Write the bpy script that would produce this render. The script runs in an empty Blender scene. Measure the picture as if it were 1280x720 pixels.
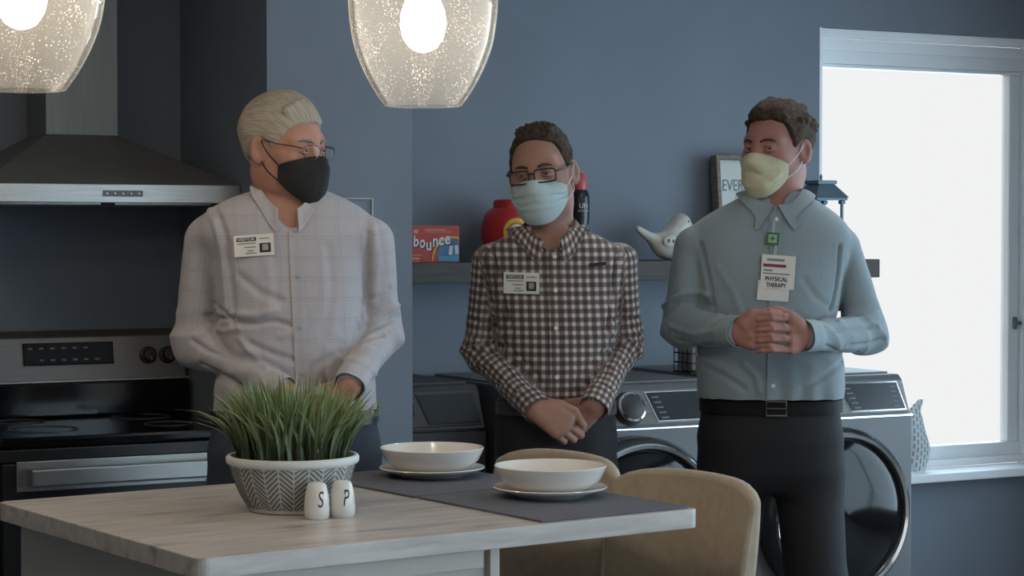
import bpy, bmesh, math, random
import numpy as np
from mathutils import Matrix, Vector

# ------------------------------------------------------------------ camera, world, light
F_PX, Y_HOR, CAM_H = 2620.0, 287.0, 1.48
PITCH = math.atan((360 - Y_HOR) / F_PX)
C = bpy.context.scene.collection
scene = bpy.context.scene
scene.view_settings.view_transform = 'Standard'
scene.view_settings.look = 'None'
scene.view_settings.gamma = 1.0
scene.view_settings.use_curve_mapping = False
scene.view_settings.exposure = 0.0

cam_data = bpy.data.cameras.new('camera')
cam_data.sensor_width = 36.0
cam_data.lens = 36.0 * F_PX / 1280.0
cam_data.clip_start = 0.05
cam = bpy.data.objects.new('camera', cam_data)
C.objects.link(cam)
cam.location = (0, 0, CAM_H)
cam.rotation_euler = (math.pi / 2 - PITCH, 0, 0)
scene.camera = cam

world = bpy.data.worlds.new('overcast_sky')
scene.world = world
world.use_nodes = True
bg = world.node_tree.nodes['Background']
bg.inputs[0].default_value = (0.99, 0.995, 1.0, 1)
bg.inputs[1].default_value = 0.89

TH = math.radians(28.0)                      # the room is turned 28 degrees from the picture plane
UX, UY = math.cos(TH), math.sin(TH)
P0 = (-1.41, 6.58)                           # point of the back wall behind the range


def room(s, e, z=0.0):
    """s along the back wall, e behind (+) or in front (-) of it"""
    return (P0[0] + s * UX - e * UY, P0[1] + s * UY + e * UX, z)


def W(px, py, Y):
    """world point seen at pixel (px, py) at distance Y"""
    a = (px - 640) / F_PX
    v = (360 - py) / F_PX
    fy = math.cos(PITCH) + math.sin(PITCH) * v
    fz = v * math.cos(PITCH) - math.sin(PITCH)
    t = Y / fy
    return np.array([a * t, Y, CAM_H + fz * t])


# very wide overcast daylight entering through the back window and the added side and rear windows
sun_d = bpy.data.lights.new('daylight', 'SUN')
sun_d.energy = 12.0
sun_d.angle = math.radians(160)
sun_d.color = (0.54, 0.80, 1.0)
sun = bpy.data.objects.new('daylight', sun_d)
C.objects.link(sun)
_dir = Vector((-UX * 0.9 + UY * 0.1, -UY * 0.9 - UX * 0.1, -0.40))
sun.rotation_euler = _dir.to_track_quat('-Z', 'Y').to_euler()
sun.location = room(4.0, 3.0, 3.0)

FILL_POWER = 13.5      # added ceiling fill lights
BULB_POWER = 26.0     # pendant bulbs

# ------------------------------------------------------------------ materials
MATS = {}


def lin(c):
    return tuple(((x / 255) / 12.92 if x <= 10 else (((x / 255) + 0.055) / 1.055) ** 2.4) for x in c) + (1,)


def mat(name, col, rough=0.6, metal=0.0, var=0.0, vscale=8.0, stretch=(1, 1, 1), bump=0.0, bscale=60.0, spec=0.5,
        emit=None, estr=0.0, coat=0.0, sheen=0.0):
    """procedural material: base colour (linear) with soft noise variation and fine bump"""
    if name in MATS:
        return MATS[name]
    m = bpy.data.materials.new(name)
    m.use_nodes = True
    nt = m.node_tree
    b = nt.nodes['Principled BSDF']
    b.inputs['Roughness'].default_value = rough
    b.inputs['Metallic'].default_value = metal
    b.inputs['Specular IOR Level'].default_value = spec
    b.inputs['Coat Weight'].default_value = coat
    b.inputs['Sheen Weight'].default_value = sheen
    col = tuple(col[:3]) + (1,)
    b.inputs['Base Color'].default_value = col
    tc = nt.nodes.new('ShaderNodeTexCoord')
    mp = nt.nodes.new('ShaderNodeMapping')
    mp.inputs['Scale'].default_value = stretch
    nt.links.new(tc.outputs['Object'], mp.inputs[0])
    n = nt.nodes.new('ShaderNodeTexNoise')
    n.inputs['Scale'].default_value = vscale
    n.inputs['Detail'].default_value = 5
    nt.links.new(mp.outputs[0], n.inputs['Vector'])
    r = nt.nodes.new('ShaderNodeValToRGB')
    v = max(var, 0.02)
    r.color_ramp.elements[0].position = 0.3
    r.color_ramp.elements[1].position = 0.7
    r.color_ramp.elements[0].color = tuple(x * (1 - v) for x in col[:3]) + (1,)
    r.color_ramp.elements[1].color = tuple(min(1, x * (1 + v)) for x in col[:3]) + (1,)
    nt.links.new(n.outputs['Fac'], r.inputs[0])
    nt.links.new(r.outputs[0], b.inputs['Base Color'])
    if bump > 0:
        n2 = nt.nodes.new('ShaderNodeTexNoise')
        n2.inputs['Scale'].default_value = bscale
        n2.inputs['Detail'].default_value = 4
        nt.links.new(mp.outputs[0], n2.inputs['Vector'])
        bp = nt.nodes.new('ShaderNodeBump')
        bp.inputs['Strength'].default_value = bump
        bp.inputs['Distance'].default_value = 0.01
        nt.links.new(n2.outputs['Fac'], bp.inputs['Height'])
        nt.links.new(bp.outputs[0], b.inputs['Normal'])
    if emit:
        b.inputs['Emission Color'].default_value = tuple(emit[:3]) + (1,)
        b.inputs['Emission Strength'].default_value = estr
    MATS[name] = m
    return m


def nodes(m):
    return m.node_tree.nodes, m.node_tree.links, m.node_tree.nodes['Principled BSDF']


# ------------------------------------------------------------------ mesh helpers
def link(o, parent=None):
    C.objects.link(o)
    if parent is not None:
        o.parent = parent
    return o


def obj_from_bm(name, bm, material, parent=None, smooth=False, loc=None, rot=None, angle=None):
    me = bpy.data.meshes.new(name)
    bm.normal_update()
    bm.to_mesh(me)
    bm.free()
    me.materials.append(material)
    if smooth:
        me.polygons.foreach_set('use_smooth', [True] * len(me.polygons))
        if angle:
            me.set_sharp_from_angle(angle=math.radians(angle))
    o = bpy.data.objects.new(name, me)
    link(o, parent)
    if loc is not None:
        o.location = loc
    if rot is not None:
        o.rotation_euler = rot
    return o


def obj_np(name, V, Q, material, parent=None, smooth=True, attr=None):
    """mesh object from numpy vertices and quad (or triangle) indices"""
    me = bpy.data.meshes.new(name)
    V = np.asarray(V, dtype=np.float32)
    Q = np.asarray(Q, dtype=np.int32)
    k = Q.shape[1]
    me.vertices.add(len(V))
    me.vertices.foreach_set('co', V.ravel())
    me.loops.add(Q.size)
    me.loops.foreach_set('vertex_index', Q.ravel())
    me.polygons.add(len(Q))
    me.polygons.foreach_set('loop_start', np.arange(0, Q.size, k, dtype=np.int32))
    me.update(calc_edges=True)
    me.validate()
    me.polygons.foreach_set('use_smooth', [bool(smooth)] * len(me.polygons))
    if attr is not None:
        for an, arr in attr.items():
            a = me.attributes.new(an, 'FLOAT_VECTOR', 'POINT')
            a.data.foreach_set('vector', np.asarray(arr, dtype=np.float32).ravel())
    me.materials.append(material)
    o = bpy.data.objects.new(name, me)
    return link(o, parent)


def thing(name, label, cat, loc=(0, 0, 0), rotz=0.0, group=None):
    o = bpy.data.objects.new(name, None)
    o.empty_display_size = 0.1
    C.objects.link(o)
    o.location = loc
    o.rotation_euler = (0, 0, rotz)
    tag(o, label, cat, group)
    return o


def tag(o, label, cat, group=None):
    o['label'] = label
    o['category'] = cat
    if group:
        o['group'] = group
    return o


def structure(o):
    o['kind'] = 'structure'
    return o


def add_box(bm, c, s, bevel=0.0, seg=1, rot=None, taper=None):
    """box with centre c and size s; taper=(tx, ty) scales the top face"""
    r = bmesh.ops.create_cube(bm, size=1.0)
    vs = r['verts']
    for v in vs:
        k = (1, 1)
        if taper and v.co.z > 0:
            k = taper
        v.co = Vector((v.co.x * s[0] * k[0], v.co.y * s[1] * k[1], v.co.z * s[2]))
    if bevel > 0:
        es = list({e for v in vs for e in v.link_edges})
        g = bmesh.ops.bevel(bm, geom=es, offset=bevel, segments=seg, profile=0.6, affect='EDGES')
        vs = list({v for f in g['faces'] for v in f.verts} | {v for v in vs if v.is_valid})
    M = Matrix.Translation(c)
    if rot is not None:
        M = M @ rot
    for v in vs:
        v.co = M @ v.co
    return vs


def box(name, c, s, material, parent=None, bevel=0.0, seg=2, rot=None, taper=None):
    bm = bmesh.new()
    add_box(bm, c, s, bevel, seg, rot, taper)
    return obj_from_bm(name, bm, material, parent)


def add_lathe(bm, prof, n=32, c=(0, 0, 0), axis='Z', closed=False, sx=1.0, sy=1.0):
    rings = []
    for r, z in prof:
        ring = []
        for i in range(n):
            a = 2 * math.pi * i / n
            x, y = r * math.cos(a) * sx, r * math.sin(a) * sy
            p = (x, y, z) if axis == 'Z' else ((x, z, y) if axis == 'Y' else (z, x, y))
            ring.append(bm.verts.new((p[0] + c[0], p[1] + c[1], p[2] + c[2])))
        rings.append(ring)
    flip = axis == 'Y'
    for a, b in zip(rings[:-1], rings[1:]):
        for i in range(n):
            f = (a[i], a[(i + 1) % n], b[(i + 1) % n], b[i])
            bm.faces.new(f[::-1] if flip else f)
    if closed:
        for i in range(n):
            f = (rings[-1][i], rings[-1][(i + 1) % n], rings[0][(i + 1) % n], rings[0][i])
            bm.faces.new(f[::-1] if flip else f)
    else:
        if prof[0][0] > 1e-6:
            bm.faces.new(rings[0] if flip else rings[0][::-1])
        if prof[-1][0] > 1e-6:
            bm.faces.new(rings[-1][::-1] if flip else rings[-1])
    return rings


def lathe(name, prof, material, parent=None, n=32, c=(0, 0, 0), axis='Z', closed=False, sx=1.0, sy=1.0, angle=40, rot=None):
    bm = bmesh.new()
    prof = [(max(r, 0.0004), z) for r, z in prof]
    add_lathe(bm, prof, n, (0, 0, 0), axis, closed, sx, sy)
    bmesh.ops.recalc_face_normals(bm, faces=bm.faces)
    return obj_from_bm(name, bm, material, parent, smooth=True, angle=angle, loc=c, rot=rot)


def add_tube(bm, pts, r, n=8, closed=False):
    pts = [Vector(p) for p in pts]
    m = len(pts)
    rs = r if isinstance(r, (list, tuple)) else [r] * m
    up = None
    rings = []
    for i, p in enumerate(pts):
        if closed:
            t = (pts[(i + 1) % m] - pts[i - 1]).normalized()
        else:
            t = (pts[min(i + 1, m - 1)] - pts[max(i - 1, 0)]).normalized()
        if up is None:
            up = Vector((0, 0, 1)) if abs(t.z) < 0.9 else Vector((1, 0, 0))
        side = t.cross(up)
        if side.length < 1e-5:
            side = t.orthogonal()
        side.normalize()
        up = side.cross(t).normalized()
        rings.append([bm.verts.new(p + (side * math.cos(2 * math.pi * k / n) + up * math.sin(2 * math.pi * k / n)) * rs[i]) for k in range(n)])
    pairs = list(zip(rings[:-1], rings[1:]))
    if closed:
        pairs.append((rings[-1], rings[0]))
    for a, b in pairs:
        for k in range(n):
            bm.faces.new((a[k], a[(k + 1) % n], b[(k + 1) % n], b[k]))
    if not closed:
        bm.faces.new(rings[0][::-1])
        bm.faces.new(rings[-1])


def tube(name, pts, r, material, parent=None, n=8, closed=False):
    bm = bmesh.new()
    add_tube(bm, pts, r, n, closed)
    bmesh.ops.recalc_face_normals(bm, faces=bm.faces)
    return obj_from_bm(name, bm, material, parent, smooth=True, angle=60)


def prism(name, poly, h, material, parent=None, bevel=0.0, z0=0.0, axis='Z'):
    """extruded polygon; axis Z: polygon in xy; axis Y: polygon in xz, extruded along +y; axis X: polygon in yz"""
    bm = bmesh.new()

    def P(a, b, t):
        return {'Z': (a, b, t), 'Y': (a, t, b), 'X': (t, a, b)}[axis]
    lo = [bm.verts.new(P(a, b, z0)) for a, b in poly]
    hi = [bm.verts.new(P(a, b, z0 + h)) for a, b in poly]
    bm.faces.new(lo)
    bm.faces.new(hi)
    n = len(poly)
    for i in range(n):
        bm.faces.new((lo[i], lo[(i + 1) % n], hi[(i + 1) % n], hi[i]))
    bmesh.ops.recalc_face_normals(bm, faces=bm.faces)
    if bevel > 0:
        es = [e for e in bm.edges if len(e.link_faces) == 2 and e.calc_face_angle(0) > 0.5]
        bmesh.ops.bevel(bm, geom=es, offset=bevel, segments=2, profile=0.6, affect='EDGES')
    return obj_from_bm(name, bm, material, parent)


def text_geo(s, size=0.1, shear=0.0, bold=0.0):
    """vertices (x, y) and faces of a centred flat text"""
    cu = bpy.data.curves.new('lettering', 'FONT')
    cu.body = s
    cu.size = size
    cu.shear = shear
    cu.offset = bold
    cu.align_x = 'CENTER'
    cu.align_y = 'CENTER'
    cu.resolution_u = 3
    o = bpy.data.objects.new('lettering_tmp', cu)
    C.objects.link(o)
    bpy.context.view_layer.update()
    dg = bpy.context.evaluated_depsgraph_get()
    me = o.evaluated_get(dg).to_mesh()
    V = [(v.co.x, v.co.y) for v in me.vertices]
    F = [tuple(p.vertices) for p in me.polygons]
    o.evaluated_get(dg).to_mesh_clear()
    bpy.data.objects.remove(o)
    bpy.data.curves.remove(cu)
    return V, F


def text_obj(name, s, size, M, material, parent, shear=0.0, bold=0.0, fit=None, fn=None):
    """lettering mapped by matrix M (text x, text y, out) or by function fn(x, y)"""
    V, F = text_geo(s, size, shear, bold)
    if not V:
        return None
    xs = [v[0] for v in V]
    ys = [v[1] for v in V]
    if fit:
        cx, cy = (min(xs) + max(xs)) / 2, (min(ys) + max(ys)) / 2
        kx, ky = fit[0] / (max(xs) - min(xs)), fit[1] / (max(ys) - min(ys))
        V = [((x - cx) * kx, (y - cy) * ky) for x, y in V]
    me = bpy.data.meshes.new(name)
    pts = [tuple(fn(x, y)) for x, y in V] if fn else [tuple(M @ Vector((x, y, 0))) for x, y in V]
    me.from_pydata(pts, [], F)
    me.materials.append(material)
    o = bpy.data.objects.new(name, me)
    return link(o, parent)


def copy_tree(o, parent=None):
    c = o.copy()
    C.objects.link(c)
    c.parent = parent
    for ch in list(o.children):
        copy_tree(ch, c)
    return c


# facing matrix for things that face -y (towards the camera in the room frame)
def face_m(x, y, z, tilt=0.0, roll=0.0):
    return Matrix.Translation((x, y, z)) @ Matrix.Rotation(math.pi / 2 + tilt, 4, 'X') @ Matrix.Rotation(roll, 4, 'Z')

# ------------------------------------------------------------------ common materials
M_wall = mat('slate_blue_paint', (0.183, 0.214, 0.258), 0.75, var=0.05, vscale=3, bump=0.08, bscale=180)
M_ceil = mat('white_ceiling_paint', (0.55, 0.54, 0.52), 0.9, var=0.03)
M_floor = mat('grey_vinyl_plank', (0.10, 0.09, 0.08), 0.45, var=0.25, vscale=3, stretch=(1, 8, 1))
M_joint = mat('plank_joint', (0.03, 0.027, 0.025), 0.8)
M_roomwall = mat('greige_paint', (0.28, 0.27, 0.26), 0.9, var=0.04)
M_trim = mat('white_window_vinyl', (0.80, 0.83, 0.85), 0.4, var=0.02)
M_steel = mat('brushed_steel', (0.42, 0.42, 0.41), 0.38, 1.0, var=0.12, vscale=12, stretch=(1, 1, 40), bump=0.03, bscale=80)
M_darksteel = mat('dark_hood_steel', (0.19, 0.18, 0.172), 0.55, 0.5, var=0.06, vscale=10)
M_blackglass = mat('black_glass', (0.006, 0.006, 0.007), 0.10, 0.0, spec=0.28)
M_black = mat('black_enamel', (0.012, 0.012, 0.013), 0.3)
M_blackplastic = mat('black_plastic', (0.02, 0.02, 0.022), 0.5)
M_chrome = mat('chrome', (0.75, 0.77, 0.8), 0.12, 1.0)
M_white = mat('white_gloss', (0.75, 0.74, 0.71), 0.25)
M_whitepaper = mat('white_paper', (0.72, 0.70, 0.66), 0.7)
M_greyprint = mat('grey_print', (0.22, 0.21, 0.20), 0.8)
M_blackprint = mat('black_print', (0.02, 0.02, 0.02), 0.7)

ROOM_S0, ROOM_S1, ROOM_E0, WALL_H = -3.3, 4.35, -7.4, 2.62


def rbox(name, s0, s1, e0, e1, z0, z1, m, bevel=0.0):
    o = box(name, ((s0 + s1) / 2, (e0 + e1) / 2, (z0 + z1) / 2), (s1 - s0, e1 - e0, z1 - z0), m, None, bevel)
    o.location = room(0, 0)
    o.rotation_euler = (0, 0, TH)
    return o


# floor, ceiling and walls
floor = structure(rbox('floor', ROOM_S0, ROOM_S1, ROOM_E0, 0.0, -0.12, 0.0, M_floor))
ceiling = structure(rbox('ceiling', ROOM_S0, ROOM_S1, ROOM_E0, 0.3, WALL_H, WALL_H + 0.1, M_ceil))
structure(rbox('wall_left', ROOM_S0 - 0.1, ROOM_S0, ROOM_E0, 0.3, 0, WALL_H, M_roomwall))
# right wall with an unseen opening added to let in fill daylight
W2E0, W2E1, W2Z0, W2Z1 = -6.2, -1.0, 0.25, 2.35
bm = bmesh.new()
for (a, b, z0, z1) in ((ROOM_E0, W2E0, 0, WALL_H), (W2E1, 0.3, 0, WALL_H), (W2E0, W2E1, 0, W2Z0), (W2E0, W2E1, W2Z1, WALL_H)):
    add_box(bm, (ROOM_S1 + 0.05, (a + b) / 2, (z0 + z1) / 2), (0.1, b - a, z1 - z0))
structure(obj_from_bm('wall_right', bm, M_wall, None, loc=room(0, 0), rot=(0, 0, TH)))
# wall behind the camera with a wide opening added for fill daylight
W3S0, W3S1, W3Z0, W3Z1 = -0.4, 3.9, 0.15, 2.40
bm = bmesh.new()
for (a, b, z0, z1) in ((ROOM_S0, W3S0, 0, WALL_H), (W3S1, ROOM_S1, 0, WALL_H), (W3S0, W3S1, 0, W3Z0), (W3S0, W3S1, W3Z1, WALL_H)):
    add_box(bm, ((a + b) / 2, ROOM_E0 - 0.05, (z0 + z1) / 2), (b - a, 0.1, z1 - z0))
structure(obj_from_bm('wall_front', bm, M_roomwall, None, loc=room(0, 0), rot=(0, 0, TH)))

# back wall with the window opening
WS0, WS1, WZ0, WZ1 = 2.915, 4.08, 0.50, 2.245
bm = bmesh.new()
for (a, b, z0, z1) in ((ROOM_S0, WS0, 0, WALL_H), (WS1, ROOM_S1, 0, WALL_H), (WS0, WS1, 0, WZ0), (WS0, WS1, WZ1, WALL_H)):
    add_box(bm, ((a + b) / 2, 0.1, (z0 + z1) / 2), (b - a, 0.2, z1 - z0))
o = obj_from_bm('wall_back', bm, M_wall, None, loc=room(0, 0), rot=(0, 0, TH))
structure(o)

# partition closing the range alcove: a side leg and a return in front of the laundry nook
PS0, PS1, PD = 0.388, 0.853, 0.76
structure(rbox('wall_partition', PS0, PS0 + 0.06, -PD, 0.0, 0, WALL_H, M_wall))
structure(rbox('wall_return', PS0 + 0.06, PS1, -PD, -PD + 0.06, 0, WALL_H, M_wall))

# ---- window
win = bpy.data.objects.new('window_1', None)
C.objects.link(win)
win['kind'] = 'structure'
win['label'] = 'tall white framed window with bright daylight behind the washing machines'
win.location = room(0, 0)
win.rotation_euler = (0, 0, TH)
M_pane = bpy.data.materials.new('window_glass')
M_pane.use_nodes = True
nt = M_pane.node_tree
nt.nodes.remove(nt.nodes['Principled BSDF'])
mx = nt.nodes.new('ShaderNodeMixShader')
tr = nt.nodes.new('ShaderNodeBsdfTransparent')
gl = nt.nodes.new('ShaderNodeBsdfGlossy')
gl.inputs['Roughness'].default_value = 0.02
fr = nt.nodes.new('ShaderNodeFresnel')
fr.inputs[0].default_value = 1.05
nt.links.new(fr.outputs[0], mx.inputs[0])
nt.links.new(tr.outputs[0], mx.inputs[1])
nt.links.new(gl.outputs[0], mx.inputs[2])
nt.links.new(mx.outputs[0], nt.nodes['Material Output'].inputs[0])
gs1, gz0, gz1 = 3.935, 0.617, 2.105
# reveal boards inside the opening
box('reveal_board', (WS1 - 0.006, 0.085, (WZ0 + WZ1) / 2), (0.012, 0.17, WZ1 - WZ0), M_trim, win)
box('reveal_board', (WS0 + 0.006, 0.085, (WZ0 + WZ1) / 2), (0.012, 0.17, WZ1 - WZ0), M_trim, win)
box('head_board', ((WS0 + WS1) / 2, 0.04, WZ1 - 0.016), (WS1 - WS0, 0.07, 0.03), M_trim, win, 0.003)
box('head_moulding', ((WS0 + WS1) / 2, 0.085, WZ1 - 0.055), (WS1 - WS0, 0.03, 0.045), M_trim, win, 0.003)
box('head_moulding', ((WS0 + WS1) / 2, 0.10, WZ1 - 0.10), (WS1 - WS0, 0.03, 0.05), M_trim, win, 0.003)
# sash
for (a, b, z0, z1, nm) in ((WS0, WS1, gz1, WZ1 - 0.125, 'sash_rail'), (WS0, WS1, WZ0 + 0.06, gz0, 'sash_rail'),
                           (gs1, gs1 + 0.055, gz0, gz1, 'sash_stile'), (WS0, WS0 + 0.02, gz0, gz1, 'sash_stile')):
    box(nm, ((a + b) / 2, 0.125, (z0 + z1) / 2), (b - a, 0.05, z1 - z0), M_trim, win, 0.006)
box('jamb', (gs1 + 0.075, 0.11, (WZ0 + WZ1) / 2), (0.03, 0.06, WZ1 - WZ0 - 0.1), M_trim, win, 0.004)
box('jamb', (gs1 + 0.115, 0.08, (WZ0 + WZ1) / 2), (0.025, 0.1, WZ1 - WZ0 - 0.1), M_trim, win, 0.004)
box('sill_moulding', ((WS0 + WS1) / 2, 0.10, WZ0 + 0.05), (WS1 - WS0, 0.05, 0.03), M_trim, win, 0.005)
box('pane', ((WS0 + gs1) / 2 + 0.01, 0.13, (gz0 + gz1) / 2), (gs1 - WS0 - 0.018, 0.006, gz1 - gz0), M_pane, win)
hd = box('latch', (gs1 + 0.03, 0.093, 1.10), (0.014, 0.016, 0.05), mat('latch_grey', (0.12, 0.14, 0.15), 0.4), win, 0.003)
box('lever', (gs1 + 0.036, 0.08, 1.10), (0.03, 0.01, 0.014), MATS['latch_grey'], hd, 0.002)
# unseen window added in the right wall to bring in bluish daylight
w2 = bpy.data.objects.new('fill_window_right', None)
C.objects.link(w2)
w2['kind'] = 'structure'
w2['label'] = 'added white framed side window for fill daylight, unseen on the right'
w2.location = room(0, 0)
w2.rotation_euler = (0, 0, TH)
for k in range(4):
    box('mullion', (ROOM_S1 + 0.05, W2E0 + 0.025 + k * (W2E1 - W2E0 - 0.05) / 3, (W2Z0 + W2Z1) / 2), (0.06, 0.05, W2Z1 - W2Z0), M_trim, w2, 0.004)
for z in (W2Z0 + 0.025, W2Z1 - 0.025):
    box('frame_rail', (ROOM_S1 + 0.05, (W2E0 + W2E1) / 2, z), (0.06, W2E1 - W2E0 - 0.1, 0.05), M_trim, w2, 0.004)
for k in range(3):
    box('pane', (ROOM_S1 + 0.05, W2E0 + 0.025 + (k + 0.5) * (W2E1 - W2E0 - 0.05) / 3, (W2Z0 + W2Z1) / 2), (0.006, (W2E1 - W2E0 - 0.05) / 3 - 0.05, W2Z1 - W2Z0 - 0.1), M_pane, w2)
# unseen glazing added behind the camera as soft frontal fill
w3 = bpy.data.objects.new('fill_window_rear', None)
C.objects.link(w3)
w3['kind'] = 'structure'
w3['label'] = 'added wide glazing for frontal fill in the wall behind the camera'
w3.location = room(0, 0)
w3.rotation_euler = (0, 0, TH)
for k in range(5):
    box('mullion', (W3S0 + 0.025 + k * (W3S1 - W3S0 - 0.05) / 4, ROOM_E0 - 0.05, (W3Z0 + W3Z1) / 2), (0.05, 0.06, W3Z1 - W3Z0), M_trim, w3, 0.004)
for z in (W3Z0 + 0.025, W3Z1 - 0.025):
    box('frame_rail', ((W3S0 + W3S1) / 2, ROOM_E0 - 0.05, z), (W3S1 - W3S0 - 0.1, 0.06, 0.05), M_trim, w3, 0.004)
for k in range(4):
    box('pane', (W3S0 + 0.025 + (k + 0.5) * (W3S1 - W3S0 - 0.05) / 4, ROOM_E0 - 0.05, (W3Z0 + W3Z1) / 2), ((W3S1 - W3S0 - 0.05) / 4 - 0.05, 0.006, W3Z1 - W3Z0 - 0.1), M_pane, w3)
sill = box('window_sill', ((WS0 + WS1) / 2 + 0.02, 0.005, WZ0 + 0.015), (WS1 - WS0 + 0.12, 0.17, 0.034), M_trim, win, 0.006)

# ---- round fill lights added on the ceiling, out of frame
M_diff = mat('fill_diffuser', (0.8, 0.8, 0.8), 0.6, emit=(1.0, 0.95, 0.90), estr=FILL_POWER)
M_diffw = mat('fill_diffuser_warm', (0.8, 0.8, 0.8), 0.6, emit=(1.0, 0.79, 0.58), estr=FILL_POWER * 1.4)
ring_prof = [(0.205, 0.0), (0.215, -0.008), (0.215, -0.03), (0.205, -0.036), (0.195, -0.03), (0.195, 0.0)]
diff_prof = [(0.0, -0.036), (0.12, -0.034), (0.19, -0.026), (0.194, -0.012), (0.0, -0.012)]
for k, (s, e, lb) in enumerate(((1.75, -1.75, 'added round ceiling fill light above the laundry machines'),
                                (-1.25, -1.9, 'added round ceiling fill light in front of the range alcove'),
                                (-0.9, -3.6, 'added round ceiling fill light above the range side of the island'),
                                (1.3, -3.7, 'added round ceiling fill light above the chair side of the island'),
                                (-1.3, -5.6, 'added round ceiling fill light behind the island on the range side'),
                                (1.0, -5.8, 'added round ceiling fill light behind the island on the window side'))):
    t = thing('fill_light', lb, 'ceiling light', room(s, e, WALL_H), TH, 'added round ceiling fill lights')
    lathe('trim_ring', ring_prof, M_white, t, 40)
    lathe('diffuser', diff_prof, M_diffw if s < 0 else M_diff, t, 40)

# ------------------------------------------------------------------ range hood
hood = thing('range_hood', 'steel chimney range hood above the black range', 'range hood', room(0.0, 0, 0), TH)
HB0, HB1 = 1.558, 1.612
HW, HD = 0.384, 0.55
box('front_bar', (0.0, -HD + 0.012, (HB0 + HB1) / 2), (2 * HW, 0.024, HB1 - HB0), M_steel, hood, 0.002)
box('base_tray', (0.0, -HD / 2 + 0.01, (HB0 + HB1) / 2), (2 * HW - 0.01, HD - 0.03, HB1 - HB0 - 0.01), M_darksteel, hood)
bm = bmesh.new()
zt = 1.766
cw, cd0 = 0.115, 0.22
lo = [bm.verts.new(p) for p in ((-HW, -HD, HB1), (HW, -HD, HB1), (HW, -0.002, HB1), (-HW, -0.002, HB1))]
hi = [bm.verts.new(p) for p in ((-cw, -cd0, zt), (cw, -cd0, zt), (cw, -0.002, zt), (-cw, -0.002, zt))]
bm.faces.new(lo[::-1])
bm.faces.new(hi)
for i in range(4):
    bm.faces.new((lo[i], lo[(i + 1) % 4], hi[(i + 1) % 4], hi[i]))
obj_from_bm('canopy', bm, M_darksteel, hood)
M_chim = mat('chimney_steel', (0.21, 0.222, 0.212), 0.5, 0.4, var=0.08, vscale=6, stretch=(30, 1, 1))
box('chimney', (0.0, -cd0 / 2 - 0.001, (zt + WALL_H) / 2), (2 * cw - 0.006, cd0 - 0.004, WALL_H - zt - 0.002), M_chim, hood, 0.002)
for k in range(5):
    b = lathe('button', [(0.0038, 0.0), (0.0038, 0.003), (0.003, 0.004), (0, 0.004)], M_steel, hood, 12,
              (-0.026 + k * 0.024, -HD, (HB0 + HB1) / 2), 'Y', rot=(math.pi, 0, 0))
box('button_plate', (0.022, -HD - 0.001, (HB0 + HB1) / 2), (0.12, 0.002, 0.018), M_darksteel, hood)
for k in (-1, 1):
    box('filter', (k * 0.17, -HD / 2, HB0 - 0.001), (0.3, 0.4, 0.012), M_steel, hood, 0.003)

# ------------------------------------------------------------------ range
rng = thing('kitchen_range', 'black and steel electric range under the hood', 'range', room(-0.005, 0, 0), TH)
RW, RD = 0.375, 0.66
box('body', (0, -RD / 2 - 0.01, 0.44), (2 * RW, RD - 0.02, 0.86), M_black, rng, 0.004)
box('cooktop', (0, -RD / 2 - 0.02, 0.885), (2 * RW + 0.004, RD + 0.03, 0.03), M_blackglass, rng, 0.008)
for (bx, by, br) in ((-0.19, -0.2, 0.075), (0.19, -0.2, 0.09), (-0.19, -0.47, 0.10), (0.19, -0.47, 0.075)):
    bu = lathe('burner_ring', [(br, 0), (br, 0.002), (br - 0.006, 0.002), (br - 0.006, 0)], mat('burner_grey', (0.08, 0.08, 0.08), 0.4), rng, 36, (bx, by, 0.9005), closed=True)
# backguard
prof = [(-0.012, 0.90), (-0.115, 0.90), (-0.105, 0.965), (-0.075, 1.145), (-0.055, 1.165), (-0.012, 1.165)]
M_guard = mat('backguard_steel', (0.19, 0.18, 0.172), 0.42, 0.75, var=0.10, vscale=8, stretch=(1, 1, 30))
bgd = prism('backguard', prof, 2 * RW, M_guard, rng, 0.004, -RW, 'X')
box('lower_trim', (0, -0.112, 0.955), (2 * RW, 0.03, 0.108), M_blackglass, bgd, 0.008)
box('edge_trim', (0, -0.118, 1.012), (2 * RW, 0.024, 0.006), M_steel, bgd, 0.002)


def on_guard(z, off=0.0):
    return -0.105 + (z - 0.965) / 0.18 * 0.03 - off


g_tilt = math.atan2(0.03, 0.18)
dz = 1.095
box('display', (-0.003, on_guard(dz, 0.003), dz), (0.285, 0.008, 0.070), M_blackglass, bgd, 0.003, rot=Matrix.Rotation(-g_tilt, 4, 'X'))
M_lcd = mat('display_print', (0.20, 0.20, 0.21), 0.6)
rnd = random.Random(4)
for r_ in range(2):
    for c_ in range(8):
        if rnd.random() < 0.75:
            zz = dz + 0.018 - 0.036 * r_
            box('key_print', (-0.125 + c_ * 0.035, on_guard(zz, 0.0085), zz), (0.014, 0.001, 0.006), M_lcd, bgd, rot=Matrix.Rotation(-g_tilt, 4, 'X'))
for sx in (-0.325, -0.262, 0.252, 0.315):
    kz = 1.083
    kn = lathe('knob', [(0.027, 0), (0.027, 0.012), (0.021, 0.016), (0.019, 0.034), (0, 0.036)], M_blackplastic, bgd, 24,
               (sx, on_guard(kz, 0.0), kz), 'Y', rot=(math.pi - g_tilt, 0, 0))
    box('pointer', (0, 0.037, 0.012), (0.003, 0.003, 0.014), M_chrome, kn)
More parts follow.
